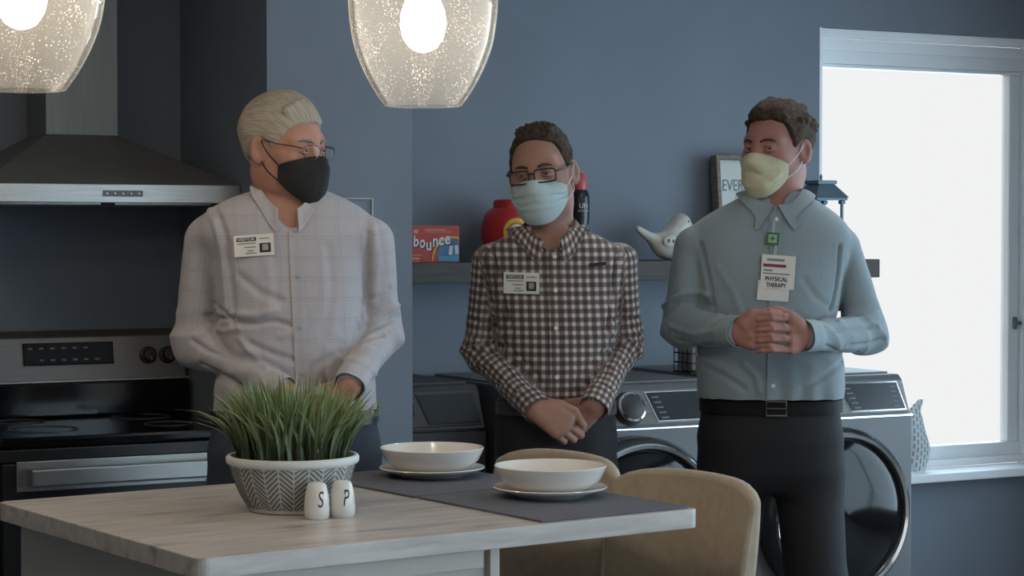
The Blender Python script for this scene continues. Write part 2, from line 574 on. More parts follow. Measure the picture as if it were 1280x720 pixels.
# oven door
door = box('oven_door', (0, -RD - 0.022, 0.52), (2 * RW - 0.01, 0.035, 0.62), M_black, rng, 0.006)
box('door_glass', (0, -RD - 0.041, 0.47), (0.52, 0.004, 0.30), M_blackglass, door, 0.002)
hb = box('handle', (0, -RD - 0.085, 0.792), (0.60, 0.022, 0.05), M_steel, door, 0.006)
for k in (-1, 1):
    box('handle_mount', (k * 0.285, -RD - 0.062, 0.792), (0.03, 0.05, 0.05), M_steel, door, 0.004)
box('handle_plate', (0, -RD - 0.041, 0.792), (0.66, 0.006, 0.085), M_steel, door, 0.003)
box('control_strip', (0, -RD - 0.02, 0.85), (2 * RW, 0.03, 0.035), M_black, rng, 0.004)
box('storage_drawer', (0, -RD - 0.02, 0.13), (2 * RW - 0.01, 0.03, 0.15), M_black, rng, 0.006)
for sx in (-1, 1):
    for yy in (-0.06, -RD + 0.05):
        lathe('foot', [(0.015, 0), (0.015, 0.012), (0, 0.012)], M_blackplastic, rng, 12, (sx * 0.33, yy, 0.0))

# base cabinet to the left of the range
M_cab = mat('ivory_cabinet_paint', (0.50, 0.47, 0.41), 0.5, var=0.03)
cabn = thing('base_cabinet', 'dark base cabinet at the left edge beside the range', 'cabinet', room(-0.72, 0, 0), TH)
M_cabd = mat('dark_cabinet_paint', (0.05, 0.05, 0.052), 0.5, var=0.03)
box('body', (0, -0.30, 0.44), (0.64, 0.58, 0.84), M_cabd, cabn, 0.002)
for sx in (-0.16, 0.16):
    d_ = box('door', (sx, -0.60, 0.40), (0.31, 0.02, 0.60), M_cabd, cabn, 0.003)
    tube('handle', [(sx * 0.25, -0.612, 0.55), (sx * 0.25, -0.64, 0.56), (sx * 0.25, -0.64, 0.65), (sx * 0.25, -0.612, 0.66)], 0.005, M_steel, d_)
    w_ = box('drawer', (sx, -0.60, 0.785), (0.31, 0.02, 0.13), M_cabd, cabn, 0.003)
    lathe('knob', [(0.006, 0), (0.006, 0.015), (0.014, 0.02), (0.012, 0.028), (0, 0.03)], M_steel, w_, 16, (sx, -0.61, 0.785), 'Y', rot=(math.pi, 0, 0))
box('plinth', (0, -0.27, 0.02), (0.62, 0.5, 0.04), M_black, cabn)
wt = box('worktop', (0, 0, 0), (0.66, 0.63, 0.036), mat('counter_laminate_side', (0.25, 0.24, 0.23), 0.4, var=0.15), None, 0.004)
wt.location = room(-0.72, -0.325, 0.88)
wt.rotation_euler = (0, 0, TH)
tag(wt, 'short grey worktop on the dark cabinet left of the range', 'worktop')

# framed plate on the partition
wp = thing('wall_plate', 'small pale edged wall plate on the blue partition behind grey haired man', 'wall plate', room(0.668, -PD, 1.535), TH)
box('plate', (0, -0.006, 0), (0.095, 0.012, 0.075), M_wall, wp, 0.001)
M_plate = mat('plate_edge', (0.42, 0.45, 0.46), 0.5)
for (x, z, w, h) in ((0, 0.037, 0.099, 0.004), (0, -0.037, 0.099, 0.004), (0.0475, 0, 0.005, 0.078), (-0.0475, 0, 0.005, 0.078)):
    box('edge', (x, -0.010, z), (w, 0.012, h), M_plate, wp)

# ------------------------------------------------------------------ laundry nook
M_body = mat('washer_pewter', (0.14, 0.145, 0.15), 0.5, 0.3, var=0.06, vscale=5)
M_panel = mat('washer_brushed_panel', (0.16, 0.152, 0.143), 0.42, 0.6, var=0.28, vscale=14, stretch=(0.6, 1, 14))
M_ring = mat('washer_door_ring', (0.10, 0.105, 0.11), 0.22, 0.8)
M_screen = mat('washer_screen', (0.018, 0.024, 0.028), 0.22)


def washer(label, s, d, w=0.70, dark=False, depth=0.76):
    t = thing('washing_machine', label, 'washing machine', room(s, -d, 0), TH, 'front loading laundry machines in the nook')
    body = M_cabd if dark else M_body  # dark variant puts the nook's shade into the machine's colour
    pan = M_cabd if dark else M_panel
    hw = w / 2
    H = 0.985
    k = w / 0.70
    # cabinet: side profile in (y, z), y = 0 at the front
    prf = [(0.0, 0.03), (0.0, 0.845), (0.010, 0.853), (0.012, 0.858), (0.055, 0.968), (0.075, H), (depth, H), (depth, 0.03)]
    prism('cabinet', prf, w, body, t, 0.006, -hw, 'X')
    box('top_lid', (0, depth / 2 + 0.05, H + 0.003), (w - 0.03, depth - 0.13, 0.008), body, t, 0.003)
    tl = math.atan2(0.043, 0.11)

    def pf(z):
        return 0.012 + (z - 0.858) / 0.11 * 0.043
    R_ = Matrix.Rotation(-tl, 4, 'X')
    cp = box('control_panel', (0, pf(0.913) - 0.001, 0.913), (w - 0.012, 0.006, 0.112), pan, t, 0.002, rot=R_)
    box('panel_edge', (0, -0.002, 0.850), (w, 0.008, 0.008), M_chrome if not dark else M_black, t, 0.002)
    # dial
    kn = lathe('dial', [(0.056, 0), (0.056, 0.008), (0.047, 0.014), (0.045, 0.03), (0.040, 0.034), (0, 0.034)], M_blackplastic, t, 40, (0, pf(0.91), 0.91), 'Y', rot=(math.pi - tl, 0, 0))
    lathe('dial_ring', [(0.049, 0.024), (0.049, 0.031), (0.043, 0.0345), (0.041, 0.033), (0.044, 0.026)], M_chrome, kn, 40, (0, 0, 0), 'Y', closed=True)
    # screen: slanted quadrilateral
    sc_poly = [(0.105, -0.047), (0.33 * k, -0.047), (0.315 * k, 0.047), (0.075, 0.047)]
    out_poly = [(0.101, -0.051), (0.335 * k, -0.051), (0.319 * k, 0.051), (0.069, 0.051)]
    for nm, poly, off, mm in (('screen_bezel', out_poly, 0.0055, M_black if dark else M_chrome), ('screen', sc_poly, 0.0075, M_screen)):
        o_ = prism(nm, poly, 0.003, mm, t, 0, 0, 'Z')
        o_.matrix_basis = Matrix.Translation((0, pf(0.913), 0.913)) @ Matrix.Rotation(-tl, 4, 'X') @ Matrix.Rotation(math.pi / 2, 4, 'X') @ Matrix.Translation((0, 0, off - 0.003))
    for q in range(5):
        z_ = 0.945 - q * 0.016
        None if dark else box('screen_print', (0.105 + q * 0.006, pf(z_) - 0.0085, z_), (0.026, 0.0006, 0.004), M_greyprint, t, rot=R_)
        None if dark else box('screen_print', (0.295, pf(z_) - 0.0085, z_), (0.022, 0.0006, 0.003), M_greyprint, t, rot=R_)
        for sx in (-1, 1):
            box('cycle_print', (sx * 0.075 - (0.01 if sx > 0 else 0.012), pf(z_) - 0.0045, z_), (0.03, 0.0006, 0.0025), M_greyprint, t, rot=R_) if sx < 0 else None
    # drawer outline left of the dial
    box('detergent_drawer', (-0.24 * k, pf(0.913) - 0.004, 0.913), (0.17 * k, 0.006, 0.09), pan, t, 0.003, rot=R_)
    # door
    zc = 0.54
    R0 = 0.29 * min(1, k + 0.06)
    dr = lathe('door', [(R0, 0.0), (R0, 0.05), (R0 - 0.008, 0.075), (R0 - 0.022, 0.088), (R0 - 0.034, 0.084), (R0 - 0.045, 0.07), (R0 - 0.05, 0.0)],
               M_ring if not dark else M_black, t, 64, (0, 0.0, zc), 'Y', closed=True, rot=(math.pi, 0, 0))
    lathe('trim_ring', [(R0 - 0.012, 0.078), (R0 - 0.024, 0.0905), (R0 - 0.034, 0.0865), (R0 - 0.024, 0.078)], M_chrome if not dark else M_ring, dr, 64, (0, 0, 0), 'Y', closed=True)
    lathe('glass', [(R0 - 0.035, 0.066), (R0 - 0.05, 0.078), (R0 - 0.09, 0.095), (R0 - 0.16, 0.107), (0, 0.112), (0, 0.05), (R0 - 0.035, 0.05)], M_blackglass, dr, 64, (0, 0, 0), 'Y')
    box('kick_panel', (0, -0.003, 0.12), (w - 0.02, 0.01, 0.16), body, t, 0.003)
    for sx in (-1, 1):
        for yy in (0.08, depth - 0.08):
            lathe('foot', [(0.022, 0), (0.022, 0.02), (0.012, 0.032), (0, 0.032)], M_blackplastic, t, 14, (sx * (hw - 0.07), yy, 0))
    return t


washer('pewter front loading machine nearest the window, behind man with yellow mask', 2.355, 0.82)
washer('pewter front loading machine between the plaid shirt man and the yellow mask man', 1.594, 0.82)
washer('front loading machine with shade painted in as black, beside the blue partition', 0.90, 0.575, w=0.60, dark=True, depth=0.55)

# floating shelf
M_shelf = mat('driftwood_grey', (0.046, 0.039, 0.035), 0.6, var=0.3, vscale=5, stretch=(1, 6, 14), bump=0.1, bscale=30)
sh = box('wall_shelf', (0, -0.131, 0), (2.5, 0.262, 0.068), M_shelf, None, 0.003)
sh.location = room(0.47 + 1.28, 0, 1.337)
sh.rotation_euler = (0, 0, TH)
tag(sh, 'grey wood floating shelf on the blue wall above the laundry machines', 'shelf')
SHZ = 1.371

# ------------------------------------------------------------------ things on the shelf
# orange-red carton
bx_ = thing('dryer_sheet_box', 'red carton with white lettering at the left end of the shelf', 'box', room(1.203, -0.20, SHZ), TH - 0.10)
M_carton = mat('carton_red', (0.42, 0.045, 0.03), 0.45, var=0.08, vscale=20)
BW, BH = 0.168, 0.122
box('carton', (0, 0.035, BH / 2), (BW, 0.07, BH), M_carton, bx_, 0.0015)
yf = -0.0006
prism('label_patch', [(BW * 0.06, 0.004), (BW / 2 - 0.002, 0.004), (BW / 2 - 0.002, 0.068), (BW * 0.36, 0.083), (BW * 0.18, 0.078), (BW * 0.08, 0.055), (BW * 0.04, 0.028)], 0.0006, mat('carton_blue', (0.05, 0.14, 0.26), 0.5, var=0.4, vscale=25), bx_, 0, yf, 'Y')
prism('label_patch', [(BW * 0.06, 0.004), (BW / 2 - 0.002, 0.004), (BW / 2 - 0.002, 0.022), (BW * 0.05, 0.020)], 0.0004, mat('carton_teal', (0.05, 0.25, 0.42), 0.5), bx_, 0, yf - 0.0005, 'Y')
arc = [(BW * 0.36 - 0.075 * math.cos(a), 0.005 + 0.082 * math.sin(a)) for a in np.linspace(0, 1.9, 12)]
arc += [(BW * 0.36 - 0.069 * math.cos(a), 0.005 + 0.076 * math.sin(a)) for a in np.linspace(1.9, 0, 12)]
arc = [(min(a, BW / 2 - 0.001), b) for a, b in arc]
prism('arc', arc, 0.0004, mat('carton_yellow', (0.55, 0.36, 0.06), 0.5), bx_, 0, yf - 0.0008, 'Y')
M_letter = mat('lettering_white', (0.62, 0.60, 0.58), 0.5)
for ox, oz, mm, off in ((0.003, -0.003, mat('lettering_shadow', (0.03, 0.015, 0.02), 0.6), 0.0012), (0, 0, M_letter, 0.002)):
    ch = 'bounce'
    xs = [-0.058, -0.035, -0.012, 0.010, 0.032, 0.054]
    zs = [0.066, 0.062, 0.053, 0.066, 0.070, 0.074]
    V_all = None
    for q, cc in enumerate(ch):
        hgt = 0.038 if cc == 'b' else 0.028
        text_obj('letter', cc, 0.05, face_m(xs[q] + ox - 0.012, -off, zs[q] + oz + (0.005 if cc == 'b' else 0), roll=0.10), mm, bx_, shear=0.15, bold=0.0012, fit=(0.020, hgt))
for (x, z, w, h) in ((0.0, 0.108, 0.075, 0.004), (0.01, 0.101, 0.095, 0.002), (-0.07, 0.103, 0.018, 0.012), (-0.068, 0.024, 0.04, 0.003), (-0.072, 0.013, 0.03, 0.007), (-0.072, 0.004, 0.03, 0.003)):
    box('print_line', (x, -0.0008, z), (w, 0.0006, h), mat('carton_print', (0.55, 0.25, 0.18), 0.5), bx_)
for (x, z, rz) in ((0.053, 0.040, 0.15), (0.074, 0.042, -0.1)):
    box('picture', (x, -0.0014, z), (0.013, 0.0006, 0.03), mat('carton_picture', (0.45, 0.48, 0.55), 0.5), bx_, rot=Matrix.Rotation(rz, 4, 'Y'))

# red detergent tub
tb = thing('detergent_tub', 'round red plastic detergent tub with yellow ring label on the shelf', 'tub', room(1.52, -0.155, SHZ), TH - 0.15)
M_red = mat('tub_red', (0.50, 0.028, 0.03), 0.3, var=0.04)
lathe('tub', [(0.0, 0), (0.085, 0), (0.095, 0.006), (0.108, 0.05), (0.114, 0.09), (0.111, 0.13), (0.098, 0.163), (0.080, 0.181), (0.0, 0.184)], M_red, tb, 48, sy=0.85)
ld = lathe('lid', [(0.066, 0.178), (0.070, 0.180), (0.070, 0.202), (0.064, 0.210), (0.05, 0.213), (0, 0.213)], M_red, tb, 48, sy=0.85)


def on_tub(x, z, off):
    r = np.interp(z, [0.006, 0.05, 0.09, 0.13, 0.163], [0.095, 0.108, 0.114, 0.111, 0.098]) + off
    a = x / r
    return (r * math.sin(a), -r * 0.85 * math.cos(a), z)


def tub_disc(name, cx, cz, r0, r1, off, m_, n=36):
    bm = bmesh.new()
    A, B = [], []
    for i in range(n):
        a = 2 * math.pi * i / n
        A.append(bm.verts.new(on_tub(cx + r0 * math.cos(a), cz + r0 * math.sin(a), off)))
        B.append(bm.verts.new(on_tub(cx + r1 * math.cos(a), cz + r1 * math.sin(a), off)))
    for i in range(n):
        bm.faces.new((A[i], A[(i + 1) % n], B[(i + 1) % n], B[i]))
    if r0 < 0.001:
        bmesh.ops.remove_doubles(bm, verts=bm.verts, dist=0.0005)
    return obj_from_bm(name, bm, m_, tb)


tub_disc('label_ring', -0.020, 0.10, 0.035, 0.048, 0.001, mat('label_yellow', (0.62, 0.45, 0.04), 0.4))
tub_disc('label_ring', -0.020, 0.10, 0.025, 0.035, 0.0012, mat('label_orange', (0.6, 0.14, 0.03), 0.4))
tub_disc('label_disc', -0.020, 0.10, 0.0002, 0.027, 0.0013, mat('label_white', (0.65, 0.63, 0.6), 0.4))
text_obj('lettering', 'Tide', 0.05, None, mat('label_navy', (0.02, 0.03, 0.16), 0.5), tb, shear=0.2, bold=0.0012, fit=(0.078, 0.036), fn=lambda x, y: on_tub(-0.020 + x, 0.10 + y + 0.15 * x, 0.003))

# dark bottle with red cap
bt = thing('scent_booster_bottle', 'tall dark bottle with red cap behind plaid shirt man', 'bottle', room(1.795, -0.13, SHZ), TH - 0.1)
M_btl = mat('bottle_dark', (0.012, 0.016, 0.02), 0.25)
lathe('bottle', [(0.0, 0), (0.032, 0), (0.0345, 0.006), (0.0345, 0.10), (0.031, 0.125), (0.034, 0.15), (0.0345, 0.222), (0.029, 0.243), (0.022, 0.248), (0.0, 0.248)], M_btl, bt, 32)
lathe('cap', [(0.022, 0.246), (0.024, 0.248), (0.024, 0.275), (0.021, 0.298), (0.014, 0.306), (0, 0.308)], mat('cap_coral', (0.50, 0.09, 0.08), 0.3), bt, 28)
fnb = lambda x, y: (0.0353 * math.sin(x / 0.035), -0.0353 * math.cos(x / 0.035), 0.192 + y)
text_obj('lettering', 'UN', 0.03, None, mat('bottle_print', (0.45, 0.45, 0.48), 0.5), bt, bold=0.0008, fit=(0.032, 0.018), fn=fnb)
text_obj('lettering', 'STOPABLES', 0.012, None, MATS['bottle_print'], bt, fit=(0.044, 0.007), fn=lambda x, y: fnb(x, y - 0.018))

# ceramic bird
br = thing('ceramic_bird', 'white ceramic bird figurine with raised tail on the shelf', 'figurine', room(2.155, -0.14, SHZ), TH)
M_cer = mat('bird_ceramic', (0.55, 0.52, 0.47), 0.3, var=0.15, vscale=30)
BIRD = br

# framed sign
fs = thing('framed_sign', 'wood framed white sign leaning on the wall above the shelf', 'sign', room(2.535, -0.085, SHZ), TH)
M_frame = mat('frame_wood', (0.17, 0.135, 0.105), 0.6, var=0.25, vscale=12, stretch=(2, 2, 12))
FW, FH = 0.255, 0.38
lean = Matrix.Rotation(-0.10, 4, 'X')
bd = box('backing', (0, 0.0, FH / 2), (FW - 0.02, 0.012, FH - 0.02), mat('sign_white', (0.55, 0.58, 0.56), 0.6, var=0.03), fs, 0)
frs = [bd]
for (x, z, w, h) in ((-FW / 2, FH / 2, 0.016, FH), (FW / 2, FH / 2, 0.016, FH), (0, FH - 0.008, FW - 0.016, 0.016), (0, 0.008, FW - 0.016, 0.016)):
    frs.append(box('frame_rail', (x, -0.006, z), (w, 0.042, h), M_frame, fs, 0.002))
M_sgn = mat('sign_print', (0.16, 0.18, 0.19), 0.7)
M_sgn2 = mat('sign_print_pale', (0.36, 0.38, 0.40), 0.7)
frs.append(text_obj('lettering', 'EVERY', 0.05, face_m(-0.042, -0.0075, 0.272), M_sgn, fs, shear=0.05, fit=(0.118, 0.042)))
for q in range(4):
    frs.append(box('letter_stroke', (-0.045 + 0.026 * q, -0.0075, 0.218), (0.004, 0.001, 0.036), M_sgn2, fs))
for q in range(6):
    frs.append(box('letter_stroke', (-0.075 + 0.026 * q, -0.0075, 0.165), (0.006, 0.001, 0.03), M_sgn, fs))
for o_ in frs:
    o_.matrix_basis = lean @ o_.matrix_basis

# lantern
ln = thing('lantern', 'blue grey metal lantern at the window end of the shelf', 'lantern', room(2.82, -0.14, SHZ), TH)
M_lan = mat('lantern_metal', (0.12, 0.18, 0.22), 0.5, 0.3, var=0.1)
lw = 0.055
box('base', (0, 0, 0.008), (0.14, 0.14, 0.016), M_lan, ln, 0.003)
for sx in (-1, 1):
    for sy in (-1, 1):
        box('post', (sx * lw, sy * lw, 0.116), (0.009, 0.009, 0.203), M_lan, ln, 0.001)
        box('corner_bracket', (sx * lw, sy * lw, 0.210), (0.02, 0.02, 0.014), M_lan, ln, 0.003)
box('top_rail', (0, 0, 0.222), (0.14, 0.14, 0.010), M_lan, ln, 0.002)
box('roof', (0, 0, 0.253), (0.15, 0.15, 0.052), M_lan, ln, 0.002, taper=(0.46, 0.46))
box('roof_cap', (0, 0, 0.284), (0.085, 0.085, 0.014), M_lan, ln, 0.002)
lathe('finial', [(0.006, 0.291), (0.004, 0.298), (0.006, 0.304), (0.002, 0.314), (0, 0.316)], M_lan, ln, 12)
lathe('candle', [(0.026, 0.016), (0.026, 0.085), (0.02, 0.088), (0, 0.086)], M_white, ln, 20)

# wire basket on the middle machine
wb = thing('wire_basket', 'small dark wire basket on top of the middle laundry machine', 'basket', room(2.065, -0.46, 0.993), TH)
M_wire = mat('wire_black', (0.02, 0.02, 0.022), 0.4, 0.6)
bw, bd_, bh = 0.055, 0.055, 0.10
for z in (0.003, 0.035, 0.067, bh):
    tube('rim_wire', [(-bw, -bd_, z), (bw, -bd_, z), (bw, bd_, z), (-bw, bd_, z)], 0.0025, M_wire, wb, 6, closed=True)
for i in range(7):
    x = -bw + 2 * bw * i / 6
    tube('rib_wire', [(x, -bd_, bh), (x, -bd_, 0.003), (x, bd_, 0.003), (x, bd_, bh)], 0.0018, M_wire, wb, 6)
for i in range(1, 4):
    y = -bd_ + 2 * bd_ * i / 4
    tube('rib_wire', [(-bw, y, bh), (-bw, y, 0.003), (bw, y, 0.003), (bw, y, bh)], 0.0018, M_wire, wb, 6)
box('liner', (0, 0, 0.047), (2 * bw - 0.02, 2 * bd_ - 0.02, 0.08), mat('basket_liner', (0.30, 0.28, 0.26), 0.8, var=0.1), wb, 0.012)

# curved patterned vase on the sill
vs_ = thing('curved_vase', 'white curved vase with grey dash pattern on the window sill', 'vase', room(3.40, 0.005, WZ0 + 0.032), TH)
M_vase = mat('vase_white', (0.5, 0.55, 0.58), 0.5)
nd, lk, bs = nodes(M_vase)
at = nd.new('ShaderNodeTexCoord')
mp = nd.new('ShaderNodeMapping')
mp.inputs['Scale'].default_value = (1, 1, 1)
lk.new(at.outputs['Object'], mp.inputs[0])
vt = nd.new('ShaderNodeTexBrick')
vt.inputs['Scale'].default_value = 1.0
vt.inputs['Brick Width'].default_value = 0.030
vt.inputs['Row Height'].default_value = 0.016
vt.inputs['Mortar Size'].default_value = 0.0052
vt.inputs['Mortar Smooth'].default_value = 0.0
vt.inputs['Color1'].default_value = (0.16, 0.18, 0.21, 1)
vt.inputs['Color2'].default_value = (0.22, 0.22, 0.24, 1)
vt.inputs['Mortar'].default_value = (0.55, 0.60, 0.62, 1)
sx_ = nd.new('ShaderNodeSeparateXYZ')
cm_ = nd.new('ShaderNodeCombineXYZ')
lk.new(mp.outputs[0], sx_.inputs[0])
lk.new(sx_.outputs['Z'], cm_.inputs['X'])
lk.new(sx_.outputs['X'], cm_.inputs['Y'])
lk.new(cm_.outputs[0], vt.inputs['Vector'])
lk.new(vt.outputs['Color'], bs.inputs['Base Color'])
bm = bmesh.new()
rings = []
NV = 20
for i in range(NV):
    t = i / (NV - 1)
    z = 0.285 * t
    hw_ = np.interp(t, [0, .12, .35, .6, .8, .93, 1], [.030, .044, .058, .050, .034, .020, .012])
    xo = np.interp(t, [0, .3, .6, .85, 1], [0, .0, -.022, -.022, .012])
    ring = [bm.verts.new((xo + hw_ * math.cos(a), 0.55 * hw_ * math.sin(a), z)) for a in np.linspace(0, 2 * math.pi, 25)[:-1]]
    rings.append(ring)
for a, b in zip(rings[:-1], rings[1:]):
    for k in range(24):
        bm.faces.new((a[k], a[(k + 1) % 24], b[(k + 1) % 24], b[k]))
bm.faces.new(rings[0][::-1])
bm.faces.new(rings[-1])
obj_from_bm('vase_body', bm, M_vase, vs_, smooth=True, angle=60)
lathe('foot', [(0.032, 0), (0.032, 0.004), (0.03, 0.006), (0, 0.006)], M_white, vs_, 24, (0, 0, 0), sy=0.6)

# ------------------------------------------------------------------ island
IA = math.atan2(0.645, 0.92)
IN = (-0.539, 3.584)
CA, SA = math.cos(IA), math.sin(IA)
CT = 0.915


def isl(a, b, z=CT):
    return (IN[0] + a * CA - b * SA, IN[1] + a * SA + b * CA, z)


M_counter = mat('whitewashed_laminate', (0.36, 0.335, 0.31), 0.32)
nd, lk, bs = nodes(M_counter)
tc = nd.new('ShaderNodeTexCoord')
mp = nd.new('ShaderNodeMapping')
mp.inputs['Scale'].default_value = (2.2, 14, 14)
lk.new(tc.outputs['Object'], mp.inputs[0])
n1 = nd.new('ShaderNodeTexNoise')
n1.inputs['Scale'].default_value = 2.2
n1.inputs['Detail'].default_value = 9
n1.inputs['Distortion'].default_value = 0.6
lk.new(mp.outputs[0], n1.inputs['Vector'])
rp = nd.new('ShaderNodeValToRGB')
e = rp.color_ramp.elements
e[0].position, e[0].color = 0.22, (0.14, 0.14, 0.14, 1)
e[1].position, e[1].color = 0.70, (0.57, 0.54, 0.505, 1)
k_ = rp.color_ramp.elements.new(0.40)
k_.color = (0.42, 0.39, 0.365, 1)
k_ = rp.color_ramp.elements.new(0.52)
k_.color = (0.48, 0.445, 0.415, 1)
lk.new(n1.outputs['Fac'], rp.inputs[0])
lk.new(rp.outputs[0], bs.inputs['Base Color'])
bm = bmesh.new()
IL, IWD = 1.1236, 0.9247
poly = []
rc = 0.022
for (cx, cy, a0) in ((rc, rc, 180), (IL - rc, rc, 270), (IL - rc, IWD - rc, 0), (rc, IWD - rc, 90)):
    for q in range(6):
        a = math.radians(a0 + 90 * q / 5)
        poly.append((cx + rc * math.cos(a), cy + rc * math.sin(a)))
ct = prism('countertop', poly, 0.038, M_counter, None, 0.0025, -0.038, 'Z')
ct.location = (IN[0], IN[1], CT)
ct.rotation_euler = (0, 0, IA)
tag(ct, 'whitewashed grey laminate countertop of the kitchen island', 'countertop')

cb = thing('island_cabinet', 'ivory painted island cabinet under the countertop', 'cabinet', (IN[0], IN[1], 0), IA)
a0, a1, b0, b1, zt_ = 0.035, 0.655, 0.04, 0.885, CT - 0.0385
box('body', ((a0 + a1) / 2, (b0 + b1) / 2, (zt_ + 0.09) / 2), (a1 - a0 - 0.024, b1 - b0 - 0.024, zt_ - 0.09), M_cab, cb)
box('plinth', ((a0 + a1) / 2, (b0 + b1) / 2, 0.045), (a1 - a0 - 0.1, b1 - b0 - 0.1, 0.09), M_cabd, cb)
# face frames: front (b0 side) and left (a0 side)
for nm, cx, cz, w, h in (('stile', a0 + 0.025, zt_ / 2 + 0.045, 0.05, zt_ - 0.09), ('stile', a1 - 0.011, zt_ / 2 + 0.045, 0.022, zt_ - 0.09),
                         ('rail', (a0 + a1) / 2, zt_ - 0.02, a1 - a0 - 0.074, 0.04), ('rail', (a0 + a1) / 2, 0.13, a1 - a0 - 0.074, 0.08)):
    box(nm, (cx, b0 + 0.004, cz), (w, 0.016, h), M_cab, cb, 0.002)
box('end_panel', (a0 + 0.006, (b0 + b1) / 2, zt_ / 2 + 0.045), (0.012, b1 - b0, zt_ - 0.092), M_cab, cb, 0.002)
box('end_panel', (a1 - 0.006, (b0 + b1) / 2, zt_ / 2 + 0.045), (0.012, b1 - b0, zt_ - 0.092), M_cab, cb, 0.002)
for q in range(2):
    d_ = box('door', (a0 + 0.16 + q * 0.30, b1 - 0.006, 0.46), (0.29, 0.02, 0.68), M_cab, cb, 0.003)
    lathe('knob', [(0.006, 0), (0.006, 0.015), (0.014, 0.02), (0.012, 0.028), (0, 0.03)], M_steel, d_, 16, (a0 + 0.28 + q * 0.06, b1 + 0.004, 0.7), 'Y')

# placemats
M_mat = mat('placemat_grey', (0.105, 0.112, 0.135), 0.85, var=0.06, vscale=60, bump=0.15, bscale=300)
for (b_, lb, rz) in ((0.242, 'dark grey placemat under the nearer white bowl', 0.0), (0.700, 'dark grey placemat under the farther white bowl', 0.012)):
    o_ = box('placemat', (0, 0, 0.0025), (0.365, 0.448, 0.005), M_mat, None, 0.0015)
    o_.location = isl(0.9235 if b_ < 0.5 else 0.918, b_)
    o_.rotation_euler = (0, 0, IA + rz)
    tag(o_, lb, 'placemat', 'placemats on the island')

# plates and bowls
M_porc = mat('white_porcelain', (0.74, 0.715, 0.675), 0.16, coat=0.3)
plate_prof = [(0.0, 0.0), (0.072, 0.0), (0.076, 0.003), (0.098, 0.011), (0.118, 0.018), (0.1205, 0.0205), (0.119, 0.0225), (0.112, 0.021), (0.09, 0.0135), (0.074, 0.008), (0.0, 0.007)]
bowl_prof = [(0.0, 0.0), (0.055, 0.0), (0.060, 0.003), (0.085, 0.012), (0.106, 0.030), (0.1165, 0.052), (0.1185, 0.0575), (0.117, 0.059), (0.114, 0.056), (0.104, 0.034), (0.083, 0.017), (0.05, 0.009), (0.0, 0.008)]
for (px, Y, tx) in ((688, 4.39, 'nearer'), (540, 4.75, 'farther')):
    p = W(px, 600, Y)
    pl = lathe('plate', plate_prof, M_porc, None, 64, (p[0], p[1], CT + 0.005))
    tag(pl, 'white porcelain plate on the %s placemat' % tx, 'plate', 'white plates')
    bl = lathe('bowl', bowl_prof, M_porc, None, 64, (p[0], p[1], CT + 0.005 + 0.0075))
    tag(bl, 'white porcelain bowl standing on the %s plate' % tx, 'bowl', 'white bowls')

# shakers
sh_prof = [(0.0, 0), (0.022, 0), (0.0245, 0.003), (0.0255, 0.018), (0.0235, 0.045), (0.0195, 0.064), (0.0165, 0.0695), (0.008, 0.0725), (0, 0.073)]
for (px, Y, ch, lb) in ((396, 4.085, 'S', 'white ceramic salt shaker with letter S by the planter'), (428, 4.115, 'P', 'white ceramic pepper shaker with letter P by the planter')):
    p = W(px, 640, Y)
    rz = -math.atan2(p[0], p[1]) + 0.35
    t = thing('salt_shaker' if ch == 'S' else 'pepper_shaker', lb, 'shaker', (p[0], p[1], CT), rz, 'salt and pepper shakers')
    lathe('body', sh_prof, M_porc, t, 36)

    def on_sh(x, y):
        z = 0.040 + y
        r = np.interp(z, [0.003, 0.018, 0.045, 0.064], [0.0245, 0.0255, 0.0235, 0.0195]) + 0.0006
        return (r * math.sin(x / r), -r * math.cos(x / r), z)
    text_obj('letter', ch, 0.04, None, M_blackprint, t, shear=0.18, fit=(0.013, 0.031), fn=on_sh)
    for q in range(3):
        a = q * 2.1
        lathe('hole', [(0.0014, 0), (0.0014, 0.0006), (0, 0.0006)], M_blackprint, t, 8, (0.005 * math.cos(a), 0.005 * math.sin(a), 0.0722))

# planter with grass
pp = W(366, 640, 4.217)
pt = thing('grass_planter', 'round white planter with grey herringbone pattern holding artificial green grass', 'planter', (pp[0], pp[1], CT), 0)
M_pot = mat('planter_white', (0.62, 0.63, 0.60), 0.55, var=0.04)
M_potg = mat('planter_grey', (0.17, 0.165, 0.155), 0.7, var=0.08)
PH = 0.112


def pot_r(z):
    return float(np.interp(z, [0, 0.01, 0.03, 0.06, 0.09, 0.112], [0.086, 0.092, 0.104, 0.117, 0.126, 0.130]))


